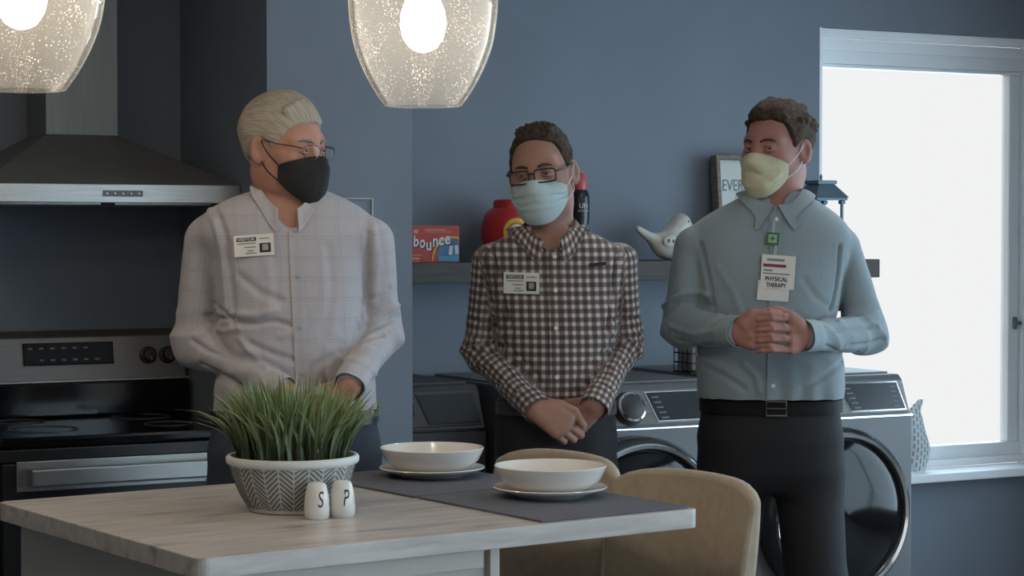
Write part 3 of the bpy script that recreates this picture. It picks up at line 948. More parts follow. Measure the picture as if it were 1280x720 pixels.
prof = [(0.0, 0), (0.084, 0), (0.089, 0.002)] + [(pot_r(z), z) for z in np.linspace(0.008, 0.094, 8)] + [(0.1315, 0.096), (0.134, 0.1), (0.134, 0.108), (0.131, 0.112), (0.125, 0.112), (0.122, 0.106), (0.112, 0.06), (0.0, 0.058)]
pot = lathe('pot', prof, M_pot, pt, 64)
bm = bmesh.new()
NC = 13                                   # chevron columns; the strips are thin raised slips on the pot
for c_ in range(NC):
    for half in (0, 1):
        for r_ in range(-4, 9):
            zb = 0.008 + r_ * 0.0105
            lo_, hi_ = [], []
            for t in np.linspace(0.05, 0.95, 4):
                uu = t if half == 0 else 1 - t
                ang = (c_ + 0.5 * half + 0.5 * t) / NC * 2 * math.pi
                for lst, zz in ((lo_, zb + uu * 0.026), (hi_, zb + uu * 0.026 + 0.0062)):
                    zz = min(max(zz, 0.009), 0.0935)
                    r = pot_r(zz) + 0.0008
                    lst.append((r * math.cos(ang), r * math.sin(ang), zz))
            for k in range(3):
                if max(hi_[k][2] - lo_[k][2], hi_[k + 1][2] - lo_[k + 1][2]) < 0.0015:
                    continue
                bm.faces.new([bm.verts.new(q_) for q_ in (lo_[k], lo_[k + 1], hi_[k + 1], hi_[k])])
hp = obj_from_bm('herringbone_pattern', bm, M_potg, pot)
hp['kind'] = 'stuff'
lathe('soil', [(0.0, 0.09), (0.118, 0.09), (0.118, 0.094), (0, 0.096)], mat('soil', (0.03, 0.04, 0.02), 0.9), pt, 32)
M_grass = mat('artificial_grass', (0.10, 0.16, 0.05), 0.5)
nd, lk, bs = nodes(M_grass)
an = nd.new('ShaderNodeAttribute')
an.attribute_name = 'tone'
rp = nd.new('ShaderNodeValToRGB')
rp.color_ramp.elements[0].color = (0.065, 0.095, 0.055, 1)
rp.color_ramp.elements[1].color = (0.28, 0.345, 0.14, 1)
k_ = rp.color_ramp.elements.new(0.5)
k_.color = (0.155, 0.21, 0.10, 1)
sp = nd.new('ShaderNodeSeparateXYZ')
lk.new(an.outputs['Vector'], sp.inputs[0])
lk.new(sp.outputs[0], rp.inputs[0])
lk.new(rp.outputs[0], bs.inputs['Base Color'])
rnd = random.Random(11)
GV, GQ, GT = [], [], []
for i in range(620):
    a = rnd.uniform(0, 2 * math.pi)
    rr = 0.112 * math.sqrt(rnd.random())
    x0, y0 = rr * math.cos(a), rr * math.sin(a)
    edge = rr / 0.112
    L = rnd.uniform(0.138, 0.198) * (1.0 - 0.10 * edge)
    la = a + rnd.gauss(0, 0.6)
    leanv = edge ** 1.6 * rnd.uniform(0.03, 0.10) + abs(rnd.gauss(0, 0.012))
    if edge > 0.85 and rnd.random() < 0.10:
        leanv += 0.06
        L *= 1.05
    w0 = rnd.uniform(0.0036, 0.0060)
    fa = rnd.uniform(0, math.pi)
    tone = rnd.uniform(-0.15, 0.15)
    base = len(GV)
    K = 6
    for k in range(K):
        t = k / (K - 1)
        ww = w0 * (0.75 + 0.6 * t - 1.3 * t * t) if t < 1 else 0.0002
        cx = x0 + leanv * t ** 1.9 * math.cos(la)
        cy = y0 + leanv * t ** 1.9 * math.sin(la)
        cz = 0.094 + L * t * (1 - 0.25 * leanv / 0.1 * t * t)
        dx, dy = math.cos(fa) * max(ww, 0.0003), math.sin(fa) * max(ww, 0.0003)
        GV += [(cx - dx, cy - dy, cz), (cx - dy * 0.25, cy + dx * 0.25, cz), (cx + dx, cy + dy, cz)]
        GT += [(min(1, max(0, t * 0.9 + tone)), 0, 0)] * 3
        if k:
            for m_ in (0, 1):
                q0 = base + (k - 1) * 3 + m_
                GQ.append((q0, q0 + 1, q0 + 4, q0 + 3))
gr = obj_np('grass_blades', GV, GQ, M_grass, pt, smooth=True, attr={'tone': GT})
gr['kind'] = 'stuff'

# ------------------------------------------------------------------ chairs at the overhang
M_chair = mat('beige_linen', (0.38, 0.305, 0.22), 0.9, var=0.08, vscale=40, bump=0.25, bscale=350, sheen=0.2)
M_wood = mat('chair_leg_wood', (0.06, 0.045, 0.035), 0.5, var=0.2, stretch=(1, 1, 0.1))


def chair(lb, a, b, rz=0.0):
    """local frame: x to the sitter's side, y towards the island"""
    p = isl(a, b, 0)
    t = thing('dining_chair', lb, 'chair', p, IA + math.pi / 2 + rz, 'beige upholstered chairs at the island')
    hw, th = 0.238, 0.055
    nx, nz = 15, 14
    zb, ztop = 0.50, 0.955
    bm = bmesh.new()
    front, back = [], []
    for j in range(nz):
        tz = j / (nz - 1)
        fr, bk = [], []
        for i in range(nx):
            u = -1 + 2 * i / (nx - 1)
            top = ztop - 0.028 * abs(u) ** 5 - 0.006 * u * u
            z = zb + (top - zb) * tz
            w = hw * (0.94 + 0.06 * tz)
            x = u * w
            y = -0.035 + 0.055 * u * u - 0.05 * tz
            pad = 0.008 * (1 - u ** 4) * math.sin(math.pi * min(tz * 1.0, 1))
            e_ = th * (1 - 0.35 * tz ** 6 - 0.15 * abs(u) ** 6)
            fr.append(bm.verts.new((x, y + e_ / 2 + pad, z)))
            bk.append(bm.verts.new((x, y - e_ / 2, z)))
        front.append(fr)
        back.append(bk)
    for g, fl in ((front, False), (back, True)):
        for j in range(nz - 1):
            for i in range(nx - 1):
                f = (g[j][i], g[j][i + 1], g[j + 1][i + 1], g[j + 1][i])
                bm.faces.new(f if fl else f[::-1])
    loop_f = front[0] + [r[-1] for r in front[1:]] + front[-1][::-1][1:] + [r[0] for r in front[::-1][1:-1]]
    loop_b = back[0] + [r[-1] for r in back[1:]] + back[-1][::-1][1:] + [r[0] for r in back[::-1][1:-1]]
    for i in range(len(loop_f)):
        j = (i + 1) % len(loop_f)
        bm.faces.new((loop_f[i], loop_f[j], loop_b[j], loop_b[i]))
    bmesh.ops.recalc_face_normals(bm, faces=bm.faces)
    bk_o = obj_from_bm('backrest', bm, M_chair, t, smooth=True, angle=50)
    md = bk_o.modifiers.new('round', 'BEVEL')
    md.width = 0.012
    md.segments = 3
    md.limit_method = 'ANGLE'
    md.angle_limit = math.radians(40)
    box('seat', (0, 0.20, 0.52), (0.46, 0.44, 0.09), M_chair, t, 0.025, 3)
    box('seat_frame', (0, 0.20, 0.458), (0.42, 0.40, 0.03), M_wood, t, 0.004)
    for sx in (-1, 1):
        for yy in (0.03, 0.37):
            box('leg', (sx * 0.185, yy, 0.225), (0.042, 0.042, 0.45), M_wood, t, 0.004)
        box('stretcher', (sx * 0.185, 0.20, 0.2), (0.02, 0.30, 0.025), M_wood, t, 0.003)
    return t


chair('beige fabric dining chair nearest the camera at the island corner', 1.245, 0.235)
chair('beige fabric dining chair in front of the plaid shirt man', 1.262, 0.725)

# ------------------------------------------------------------------ pendants
def smooth_prof(v, t):
    """Catmull-Rom through the values v at parameters t"""
    v = np.array([2 * v[0] - v[1]] + list(v) + [2 * v[-1] - v[-2]])
    i = np.minimum(t.astype(int), len(v) - 4)
    f = t - i
    a, b, c, d = v[i], v[i + 1], v[i + 2], v[i + 3]
    return [float(x) for x in 0.5 * (2 * b + (c - a) * f + (2 * a - 5 * b + 4 * c - d) * f ** 2 + (3 * b - a - 3 * c + d) * f ** 3)]


M_seed = bpy.data.materials.new('seeded_glass')
M_seed.use_nodes = True
nt = M_seed.node_tree
nt.nodes.remove(nt.nodes['Principled BSDF'])
tr = nt.nodes.new('ShaderNodeBsdfTransparent')
tr.inputs[0].default_value = (0.97, 0.96, 0.94, 1)
gl = nt.nodes.new('ShaderNodeBsdfGlossy')
gl.inputs['Roughness'].default_value = 0.05
tl_ = nt.nodes.new('ShaderNodeBsdfTranslucent')
tl_.inputs[0].default_value = (0.88, 0.86, 0.84, 1)
df_ = nt.nodes.new('ShaderNodeBsdfDiffuse')
df_.inputs[0].default_value = (0.88, 0.86, 0.84, 1)
ad_ = nt.nodes.new('ShaderNodeMixShader')
nt.links.new(tl_.outputs[0], ad_.inputs[1])
nt.links.new(df_.outputs[0], ad_.inputs[2])
lw_ = nt.nodes.new('ShaderNodeLayerWeight')
lw_.inputs[0].default_value = 0.07
tc = nt.nodes.new('ShaderNodeTexCoord')
vo = nt.nodes.new('ShaderNodeTexVoronoi')
vo.inputs['Scale'].default_value = 125
nt.links.new(tc.outputs['Object'], vo.inputs['Vector'])
nz_ = nt.nodes.new('ShaderNodeTexNoise')
nz_.inputs['Scale'].default_value = 22
nt.links.new(tc.outputs['Object'], nz_.inputs['Vector'])
rmp = nt.nodes.new('ShaderNodeMapRange')
rmp.inputs['From Min'].default_value = 0.35
rmp.inputs['From Max'].default_value = 0.72
rmp.inputs['To Min'].default_value = 0.03
rmp.inputs['To Max'].default_value = 0.27
nt.links.new(nz_.outputs['Fac'], rmp.inputs['Value'])
lt = nt.nodes.new('ShaderNodeMath')
lt.operation = 'LESS_THAN'
nt.links.new(vo.outputs['Distance'], lt.inputs[0])
nt.links.new(rmp.outputs[0], lt.inputs[1])
sc_ = nt.nodes.new('ShaderNodeMapRange')
sc_.inputs['To Min'].default_value = 0.075
sc_.inputs['To Max'].default_value = 0.75
nt.links.new(lt.outputs[0], sc_.inputs['Value'])
fc_ = nt.nodes.new('ShaderNodeLayerWeight')
fc_.inputs[0].default_value = 0.5
pw_ = nt.nodes.new('ShaderNodeMath')
pw_.operation = 'POWER'
pw_.inputs[1].default_value = 5.0
nt.links.new(fc_.outputs['Facing'], pw_.inputs[0])
sm_ = nt.nodes.new('ShaderNodeMath')
sm_.operation = 'MULTIPLY_ADD'
sm_.inputs[1].default_value = 0.6
sm_.use_clamp = True
nt.links.new(pw_.outputs[0], sm_.inputs[0])
m1 = nt.nodes.new('ShaderNodeMixShader')
nt.links.new(sc_.outputs[0], sm_.inputs[2])
nt.links.new(sm_.outputs[0], m1.inputs[0])
nt.links.new(tr.outputs[0], m1.inputs[1])
nt.links.new(ad_.outputs[0], m1.inputs[2])
m2 = nt.nodes.new('ShaderNodeMixShader')
nt.links.new(lw_.outputs['Fresnel'], m2.inputs[0])
nt.links.new(m1.outputs[0], m2.inputs[1])
nt.links.new(gl.outputs[0], m2.inputs[2])
nt.links.new(m2.outputs[0], nt.nodes['Material Output'].inputs[0])
M_bulb = mat('bulb_warm', (1, 0.9, 0.7), 0.5, emit=(1.0, 0.88, 0.70), estr=BULB_POWER)
shade_out = [(0.079, 0.0), (0.083, 0.004), (0.105, 0.036), (0.128, 0.080), (0.146, 0.130), (0.155, 0.190), (0.156, 0.235), (0.150, 0.285), (0.130, 0.335), (0.095, 0.372), (0.05, 0.392), (0.034, 0.396)]
_zz = np.linspace(0, len(shade_out) - 1, 45)
_rr = smooth_prof([q[0] for q in shade_out], _zz)
_hh = smooth_prof([q[1] for q in shade_out], _zz)
shade_out = list(zip(_rr, _hh))
shade_prof = shade_out + [(r - 0.003, z - (0.003 if i > 32 else 0)) for i, (r, z) in enumerate(shade_out)][::-1]
for (px, Y, lb) in ((529, 4.395, 'seeded glass pendant lamp hanging between the two left men'), (27, 3.893, 'seeded glass pendant lamp cut off at the top left corner')):
    p = W(px, 130, Y)
    t = thing('pendant_lamp', lb, 'pendant lamp', (p[0], p[1], 1.738), 0.7 if px > 100 else 0.2, 'seeded glass pendants over the island')
    lathe('glass_shade', shade_prof, M_seed, t, 64, closed=True, angle=80)
    bu = lathe('bulb', [(0, 0.112), (0.012, 0.114), (0.028, 0.122), (0.042, 0.142), (0.048, 0.168), (0.046, 0.195), (0.036, 0.222), (0.022, 0.246), (0.015, 0.275), (0.0, 0.276)], M_bulb, t, 28)
    lathe('socket', [(0.018, 0.27), (0.021, 0.275), (0.021, 0.33), (0.034, 0.40), (0.034, 0.425), (0.012, 0.44), (0, 0.44)], M_blackplastic, t, 24)
    lathe('cord', [(0.004, 0.435), (0.004, WALL_H - 1.738 - 0.02), (0, WALL_H - 1.738 - 0.02)], M_blackplastic, t, 10)
    lathe('canopy', [(0.06, WALL_H - 1.738 - 0.0005), (0.06, WALL_H - 1.738 - 0.015), (0.02, WALL_H - 1.738 - 0.03), (0, WALL_H - 1.738 - 0.03)], M_blackplastic, t, 28)

# ------------------------------------------------------------------ implicit surfaces for bodies, clothes and hair
f32 = np.float32


def A3(*v):
    return np.array(v, dtype=f32)


def sd_cap(p, a, b, ra, rb=None):
    rb = ra if rb is None else rb
    a = np.asarray(a, f32)
    ba = np.asarray(b, f32) - a
    pa = p - a
    t = np.clip(pa @ ba / max(float(ba @ ba), 1e-9), 0, 1)
    q = pa - t[:, None] * ba
    return np.sqrt((q * q).sum(1)) - (ra + (rb - ra) * t)


def sd_ell(p, c, r):
    q = p - np.asarray(c, f32)
    r = np.asarray(r, f32)
    k0 = np.sqrt(((q / r) ** 2).sum(1))
    k1 = np.sqrt(((q / (r * r)) ** 2).sum(1))
    return k0 * (k0 - 1) / np.maximum(k1, 1e-6)


def smin(a, b, k):
    h = np.maximum(k - np.abs(a - b), 0) / k
    return np.minimum(a, b) - h * h * k * 0.25


def smax(a, b, k):
    return -smin(-a, -b, k)


def smooth_table(zs, vals, n=160, width=9):
    z = np.linspace(zs[0], zs[-1], n)
    v = np.interp(z, zs, vals)
    pad = np.concatenate([np.full(width, v[0]), v, np.full(width, v[-1])])
    ker = np.hanning(2 * width + 1)
    ker /= ker.sum()
    return z, np.convolve(pad, ker, 'same')[width:-width]


class Loft:
    """stack of superellipse sections (z, cx, cy, rx, ry) in a frame turned by yaw about the origin"""

    def __init__(self, secs, yaw=0.0, org=(0, 0), e=2.4):
        s = np.array(sorted(secs), float)
        self.z0, self.z1 = s[0, 0], s[-1, 0]
        self.tab = [smooth_table(s[:, 0], s[:, k]) for k in range(1, 5)]
        self.c, self.s_ = math.cos(yaw), math.sin(yaw)
        self.org = org
        self.e = e

    def local(self, p):
        x, y = p[:, 0] - self.org[0], p[:, 1] - self.org[1]
        return x * self.c + y * self.s_, -x * self.s_ + y * self.c

    def at(self, z):
        return [np.interp(z, t[0], t[1]) for t in self.tab]

    def __call__(self, p):
        lx, ly = self.local(p)
        cx, cy, rx, ry = self.at(p[:, 2])
        x, y = np.abs(lx - cx) / rx, np.abs(ly - cy) / ry
        rho = (x ** self.e + y ** self.e) ** (1 / self.e)
        d = (rho - 1) * np.minimum(rx, ry)
        return smax(d, np.maximum(self.z0 - p[:, 2], p[:, 2] - self.z1), 0.02).astype(f32)


def waves(p, seed, freq, n=5):
    r = np.random.RandomState(seed)
    out = 0
    for i in range(n):
        k = r.normal(size=3)
        k *= freq * (0.6 + 0.9 * r.rand()) / np.linalg.norm(k)
        out = out + np.sin(p @ k.astype(f32) + f32(r.rand() * 6.28))
    return out / n


def fold(p, pts, h, w):
    """soft ridge (h > 0) or groove along a polyline"""
    d = None
    for a, b in zip(pts[:-1], pts[1:]):
        q = sd_cap(p, a, b, 0.0)
        d = q if d is None else np.minimum(d, q)
    g = (d / w) ** 2
    return -h * (1 - 0.7 * g) * np.exp(-g)


def surface(fn, lo, hi, h, slack=2.0, B=10):
    """surface nets over the box lo..hi with cell h; only blocks close to the surface are sampled"""
    lo = np.asarray(lo, f32)
    nb = np.ceil((np.asarray(hi, f32) - lo) / (h * B)).astype(int)
    n = nb * B
    g = np.indices(nb).reshape(3, -1).T
    cen = lo + (g + 0.5) * B * h
    dc = fn(cen.astype(f32))
    act = np.abs(dc) < h * B * 0.87 * slack + 0.01
    vol = np.repeat(np.repeat(np.repeat(np.where(dc > 0, 1.0, -1.0).reshape(nb), B, 0), B, 1), B, 2).astype(f32)
    loc = np.indices((B, B, B)).reshape(3, -1).T
    ga = g[act]
    for st in range(0, len(ga), 400):
        gg = ga[st:st + 400]
        ijk = (gg[:, None, :] * B + loc[None]).reshape(-1, 3)
        vol[ijk[:, 0], ijk[:, 1], ijk[:, 2]] = fn((lo + (ijk + 0.5) * h).astype(f32))
    neg = vol < 0
    c = np.zeros(tuple(n - 1), np.int8)
    for a in (0, 1):
        for b in (0, 1):
            for d in (0, 1):
                c += neg[a:n[0] - 1 + a, b:n[1] - 1 + b, d:n[2] - 1 + d]
    mixed = (c > 0) & (c < 8)
    ids = np.argwhere(mixed)
    num = np.full(mixed.shape, -1, np.int64)
    num[mixed] = np.arange(len(ids))
    acc = np.zeros((len(ids), 3), f32)
    cnt = np.zeros(len(ids), f32)
    offs = [(0, 0, 0), (1, 0, 0), (0, 1, 0), (1, 1, 0), (0, 0, 1), (1, 0, 1), (0, 1, 1), (1, 1, 1)]
    for i, a in enumerate(offs):
        for b in offs[i + 1:]:
            if sum(abs(x - y) for x, y in zip(a, b)) != 1:
                continue
            va = vol[ids[:, 0] + a[0], ids[:, 1] + a[1], ids[:, 2] + a[2]]
            vb = vol[ids[:, 0] + b[0], ids[:, 1] + b[1], ids[:, 2] + b[2]]
            x = (va < 0) != (vb < 0)
            t = np.where(x, va / np.where(x, va - vb, 1), 0)
            pt = np.array(a, f32) + t[:, None] * (np.array(b, f32) - np.array(a, f32))
            acc += np.where(x[:, None], pt, 0)
            cnt += x
    V = lo + (ids + acc / cnt[:, None] + 0.5) * h
    quads = []
    for ax in range(3):
        sl0 = [slice(None)] * 3
        sl1 = [slice(None)] * 3
        sl0[ax] = slice(0, n[ax] - 1)
        sl1[ax] = slice(1, n[ax])
        a, b = neg[tuple(sl0)], neg[tuple(sl1)]
        e = np.argwhere(a != b)
        o1, o2 = (ax + 1) % 3, (ax + 2) % 3
        ok = (e[:, o1] > 0) & (e[:, o2] > 0) & (e[:, o1] < n[o1] - 1) & (e[:, o2] < n[o2] - 1)
        e = e[ok]
        ins = a[e[:, 0], e[:, 1], e[:, 2]]
        q = []
        for d1, d2 in ((0, 0), (1, 0), (1, 1), (0, 1)):
            k = e.copy()
            k[:, o1] -= d1
            k[:, o2] -= d2
            q.append(num[k[:, 0], k[:, 1], k[:, 2]])
        q = np.stack(q, 1)
        q[~ins] = q[~ins][:, ::-1]
        quads.append(q)
    Q = np.concatenate(quads)
    Q = Q[(Q >= 0).all(1)]
    return V.astype(f32), Q[:, ::-1] if False else Q


def cast(fn, o, d, tmax=0.6, level=0.0):
    """march many rays (o, d) to the level set; returns points"""
    o = np.asarray(o, f32)
    d = np.asarray(d, f32)
    t = np.zeros(len(o), f32)
    for _ in range(70):
        v = fn(o + d * t[:, None]) - level
        t = np.minimum(t + v * 0.6, tmax)
    return o + d * t[:, None]


def grid_quads(nu, nv, off=0):
    i = np.arange(nu - 1)[:, None]
    j = np.arange(nv - 1)[None]
    a = i * nv + j
    return (np.stack([a, a + nv, a + nv + 1, a + 1], -1).reshape(-1, 4)) + off


def sheet(name, P, material, parent, thick=0.002, out=None, attr=None):
    """solid sheet from a grid of points P (nu, nv, 3); 'out' gives the outward normals"""
    nu, nv = P.shape[:2]
    du = np.gradient(P, axis=0)
    dv = np.gradient(P, axis=1)
    nn = np.cross(du, dv)
    nn /= np.maximum(np.linalg.norm(nn, axis=2, keepdims=True), 1e-9)
    if out is not None and (nn * out).sum() < 0:
        nn = -nn
    V = np.concatenate([(P + nn * thick).reshape(-1, 3), P.reshape(-1, 3)])
    q = grid_quads(nu, nv)
    k = nu * nv
    Q = [q, q[:, ::-1] + k]
    ring = [i * nv for i in range(nu)] + [(nu - 1) * nv + j for j in range(1, nv)] + [i * nv + nv - 1 for i in range(nu - 2, -1, -1)] + [j for j in range(nv - 2, 0, -1)]
    ring = np.array(ring)
    nx = np.roll(ring, -1)
    Q.append(np.stack([ring, nx, nx + k, ring + k], 1))
    at = None
    if attr is not None:
        at = {kk: np.concatenate([v.reshape(-1, 3)] * 2) for kk, v in attr.items()}
    o = obj_np(name, V, np.concatenate(Q), material, parent, smooth=True, attr=at)
    bm = bmesh.new()
    bm.from_mesh(o.data)
    bmesh.ops.recalc_face_normals(bm, faces=bm.faces)
    bm.to_mesh(o.data)
    bm.free()
    o.data.set_sharp_from_angle(angle=math.radians(50))
    return o


# ---- ceramic bird (local frame of its empty)
def bird_fn(p):
    d = sd_ell(p, (0.005, 0, 0.056), (0.070, 0.046, 0.056))
    d = smin(d, sd_ell(p, (0.050, 0, 0.130), (0.038, 0.035, 0.037)), 0.06)
    d = smin(d, sd_cap(p, (-0.04, 0, 0.058), (-0.128, 0, 0.112), 0.024, 0.011), 0.03)
    d = smin(d, sd_cap(p, (0.080, 0, 0.130), (0.104, 0, 0.126), 0.009, 0.002), 0.01)
    d = smin(d, sd_ell(p, (-0.005, -0.040, 0.068), (0.045, 0.010, 0.026)), 0.004)
    return np.maximum(d, 0.012 - p[:, 2] - 0.012)


V_, Q_ = surface(bird_fn, (-0.18, -0.08, -0.02), (0.14, 0.08, 0.18), 0.004)
bb = obj_np('bird_body', V_, Q_, M_cer, BIRD)
for sy in (-1, 1):
    lathe('eye', [(0.004, 0), (0.003, 0.002), (0, 0.003)], M_blackprint, BIRD, 10, (0.062, sy * 0.0335, 0.138), 'Y', rot=(math.pi if sy < 0 else 0, 0, 0))
for k in range(4):
    box('wing_mark', (-0.03 + 0.018 * k, -0.0505, 0.070 - 0.002 * k), (0.007, 0.003, 0.012), mat('bird_mark', (0.08, 0.075, 0.07), 0.7), BIRD, 0.002)

# ------------------------------------------------------------------ people
def rot_head(yaw, pitch=0.0, roll=0.0):
    """columns: local x (image right when facing the camera), y (face direction), z (up)"""
    z = Matrix.Rotation(yaw, 3, 'Z')
    base = Matrix(((1, 0, 0), (0, -1, 0), (0, 0, 1)))
    rx = Matrix.Rotation(pitch, 3, 'X')      # pitch > 0 lifts the face
    ry = Matrix.Rotation(roll, 3, 'Y')
    return np.array(z @ base @ rx @ ry, dtype=f32)


def head_fn(q, ears=True, jaw=1.0):
    d = sd_ell(q, (0, -0.012, 0.038), (0.077, 0.099, 0.092))
    d = smin(d, sd_ell(q, (0, 0.026, -0.030), (0.065, 0.068, 0.085)), 0.03)
    d = smin(d, sd_ell(q, (0, 0.043, -0.082), (0.046 * jaw, 0.048, 0.036)), 0.03)
    d = smin(d, sd_ell(q, (0, 0.080, -0.098), (0.02, 0.018, 0.017)), 0.025)
    qa = q.copy()
    qa[:, 0] = np.abs(qa[:, 0])
    d = smin(d, sd_ell(qa, (0.050, 0.004, -0.058), (0.020, 0.040, 0.036)), 0.03)
    d = smin(d, sd_cap(qa, (0.0, 0.081, 0.031), (0.044, 0.068, 0.031), 0.014, 0.011), 0.025)
    d = smin(d, sd_ell(qa, (0.047, 0.058, -0.014), (0.02, 0.024, 0.018)), 0.025)
    d = smax(d, -sd_ell(qa, (0.033, 0.104, 0.009), (0.018, 0.018, 0.0115)), 0.012)
    d = smin(d, sd_cap(q, (0, 0.087, 0.016), (0, 0.114, -0.028), 0.0125, 0.0125), 0.016)
    d = smin(d, sd_ell(qa, (0.011, 0.104, -0.034), (0.009, 0.011, 0.008)), 0.008)
    d = smin(d, sd_ell(qa, (0.033, 0.080, 0.009), (0.0155, 0.0135, 0.0125)), 0.004)   # lids over the eyeballs
    if ears:
        qe = qa.copy()
        x, y = qe[:, 0] - 0.078, qe[:, 1] + 0.012
        qe[:, 0] = 0.078 + x * 0.88 + y * 0.47
        qe[:, 1] = -0.012 - x * 0.47 + y * 0.88
        e = sd_ell(qe, (0.083, -0.014, 0.002), (0.0075, 0.019, 0.033))
        e = smax(e, -sd_ell(qe, (0.092, -0.010, 0.004), (0.008, 0.011, 0.021)), 0.005)
        d = smin(d, e, 0.008)
    return d


def mask_hull(q):
    d = head_fn(q, ears=False)
    d = smin(d, sd_ell(q, (0, 0.062, -0.058), (0.050, 0.058, 0.060)), 0.03)
    return d - 0.003


def hand_caps(w, dirv, nrm, thumb_side=1, curl=(20, 25, 15), spread=0.0, thumb=((0.03, 0.028), (0.062, 0.052), (0.090, 0.058)), scale=1.0, thumb_drop=-0.012, curls=None):
    """capsules of one hand: w wrist, dirv finger direction, nrm back-of-hand normal"""
    x = np.asarray(dirv, float)
    x /= np.linalg.norm(x)
    z = np.asarray(nrm, float)
    z = z - x * (z @ x)
    z /= np.linalg.norm(z)
    y = np.cross(z, x) * thumb_side
    out = []

    def T(a, b, c):
        return np.asarray(w) + (x * a + y * b + z * c) * scale
    ys = [0.028, 0.0095, -0.009, -0.026]
    ks = [0.086, 0.090, 0.085, 0.076]
    ls = [(0.042, 0.026, 0.020), (0.046, 0.029, 0.021), (0.042, 0.027, 0.021), (0.033, 0.021, 0.018)]
    rs = [0.0095, 0.0098, 0.0093, 0.0083]
    for i in range(4):
        cu = curls[i] if curls else curl
        out.append((T(0.0, ys[i] * 0.55, 0), T(ks[i], ys[i], 0.002), 0.0155 * scale, 0.0115 * scale, 0))
        a = 0.0
        yy = ys[i]
        px, pz = ks[i], 0.0
        sp = spread * (1.5 - i)
        r = rs[i]
        for j in range(3):
            a += math.radians(cu[j])
            nx_, nz_ = px + ls[i][j] * math.cos(a), pz - ls[i][j] * math.sin(a)
            ny_ = yy + ls[i][j] * math.sin(sp)
            out.append((T(px, yy, pz), T(nx_, ny_, nz_), r * scale, (r - 0.0007) * scale, 1))
            px, pz, yy = nx_, nz_, ny_
            r -= 0.0007
    tp = [(0.012, 0.014, -0.004)] + [(a_, b_, thumb_drop * (1 + 0.3 * k)) for k, (a_, b_) in enumerate(thumb)]
    rt = [0.015, 0.0125, 0.0108, 0.0095]
    for k in range(3):
        out.append((T(*tp[k]), T(*tp[k + 1]), rt[k] * scale, rt[k + 1] * scale, 0 if k == 0 else 1))
    return out


def caps_fn(caps):
    def fn(p):
        palm = None
        fing = []
        for a, b, ra, rb, kind in caps:
            d = sd_cap(p, a, b, ra, rb)
            if kind == 0:
                palm = d if palm is None else smin(palm, d, 0.018)
            else:
                fing.append(d)
        out = palm
        for d in fing:
            out = smin(out, d, 0.0035) if out is not None else d
        return out
    return fn


M_eye = mat('eye_white', (0.45, 0.41, 0.39), 0.3)
M_iris = mat('iris_dark', (0.03, 0.035, 0.04), 0.2)
M_lens = bpy.data.materials.new('spectacle_lens')
M_lens.use_nodes = True
nt = M_lens.node_tree
nt.nodes.remove(nt.nodes['Principled BSDF'])
mx = nt.nodes.new('ShaderNodeMixShader')
mx.inputs[0].default_value = 0.03
tr = nt.nodes.new('ShaderNodeBsdfTransparent')
gl = nt.nodes.new('ShaderNodeBsdfGlossy')
gl.inputs['Roughness'].default_value = 0.03
nt.links.new(tr.outputs[0], mx.inputs[1])
nt.links.new(gl.outputs[0], mx.inputs[2])
nt.links.new(mx.outputs[0], nt.nodes['Material Output'].inputs[0])


def skin_mat(name, col):
    m = mat(name, col, 0.55, var=0.10, vscale=28, bump=0.06, bscale=160, spec=0.35)
    nd, lk, bs = nodes(m)
    bs.inputs['Subsurface Weight'].default_value = 0.08
    bs.inputs['Subsurface Radius'].default_value = (0.012, 0.004, 0.002)
    return m


def hair_mat(name, c0, c1):
    m = mat(name, c0, 0.8, var=0.1, spec=0.2)
    nd, lk, bs = nodes(m)
    for l in list(bs.inputs['Base Color'].links):
        lk.remove(l)
    an = nd.new('ShaderNodeAttribute')
    an.attribute_name = 'strand'
    wv = nd.new('ShaderNodeTexNoise')
    wv.inputs['Scale'].default_value = 1.0
    wv.inputs['Detail'].default_value = 4
    lk.new(an.outputs['Vector'], wv.inputs['Vector'])
    rp = nd.new('ShaderNodeValToRGB')
    rp.color_ramp.elements[0].position = 0.32
    rp.color_ramp.elements[1].position = 0.68
    rp.color_ramp.elements[0].color = tuple(c1) + (1,)
    rp.color_ramp.elements[1].color = tuple(c0) + (1,)
    lk.new(wv.outputs['Fac'], rp.inputs[0])
    lk.new(rp.outputs[0], bs.inputs['Base Color'])
    bp = nd.new('ShaderNodeBump')
    bp.inputs['Strength'].default_value = 0.5
    bp.inputs['Distance'].default_value = 0.004
    lk.new(wv.outputs['Fac'], bp.inputs['Height'])
    lk.new(bp.outputs[0], bs.inputs['Normal'])
    return m


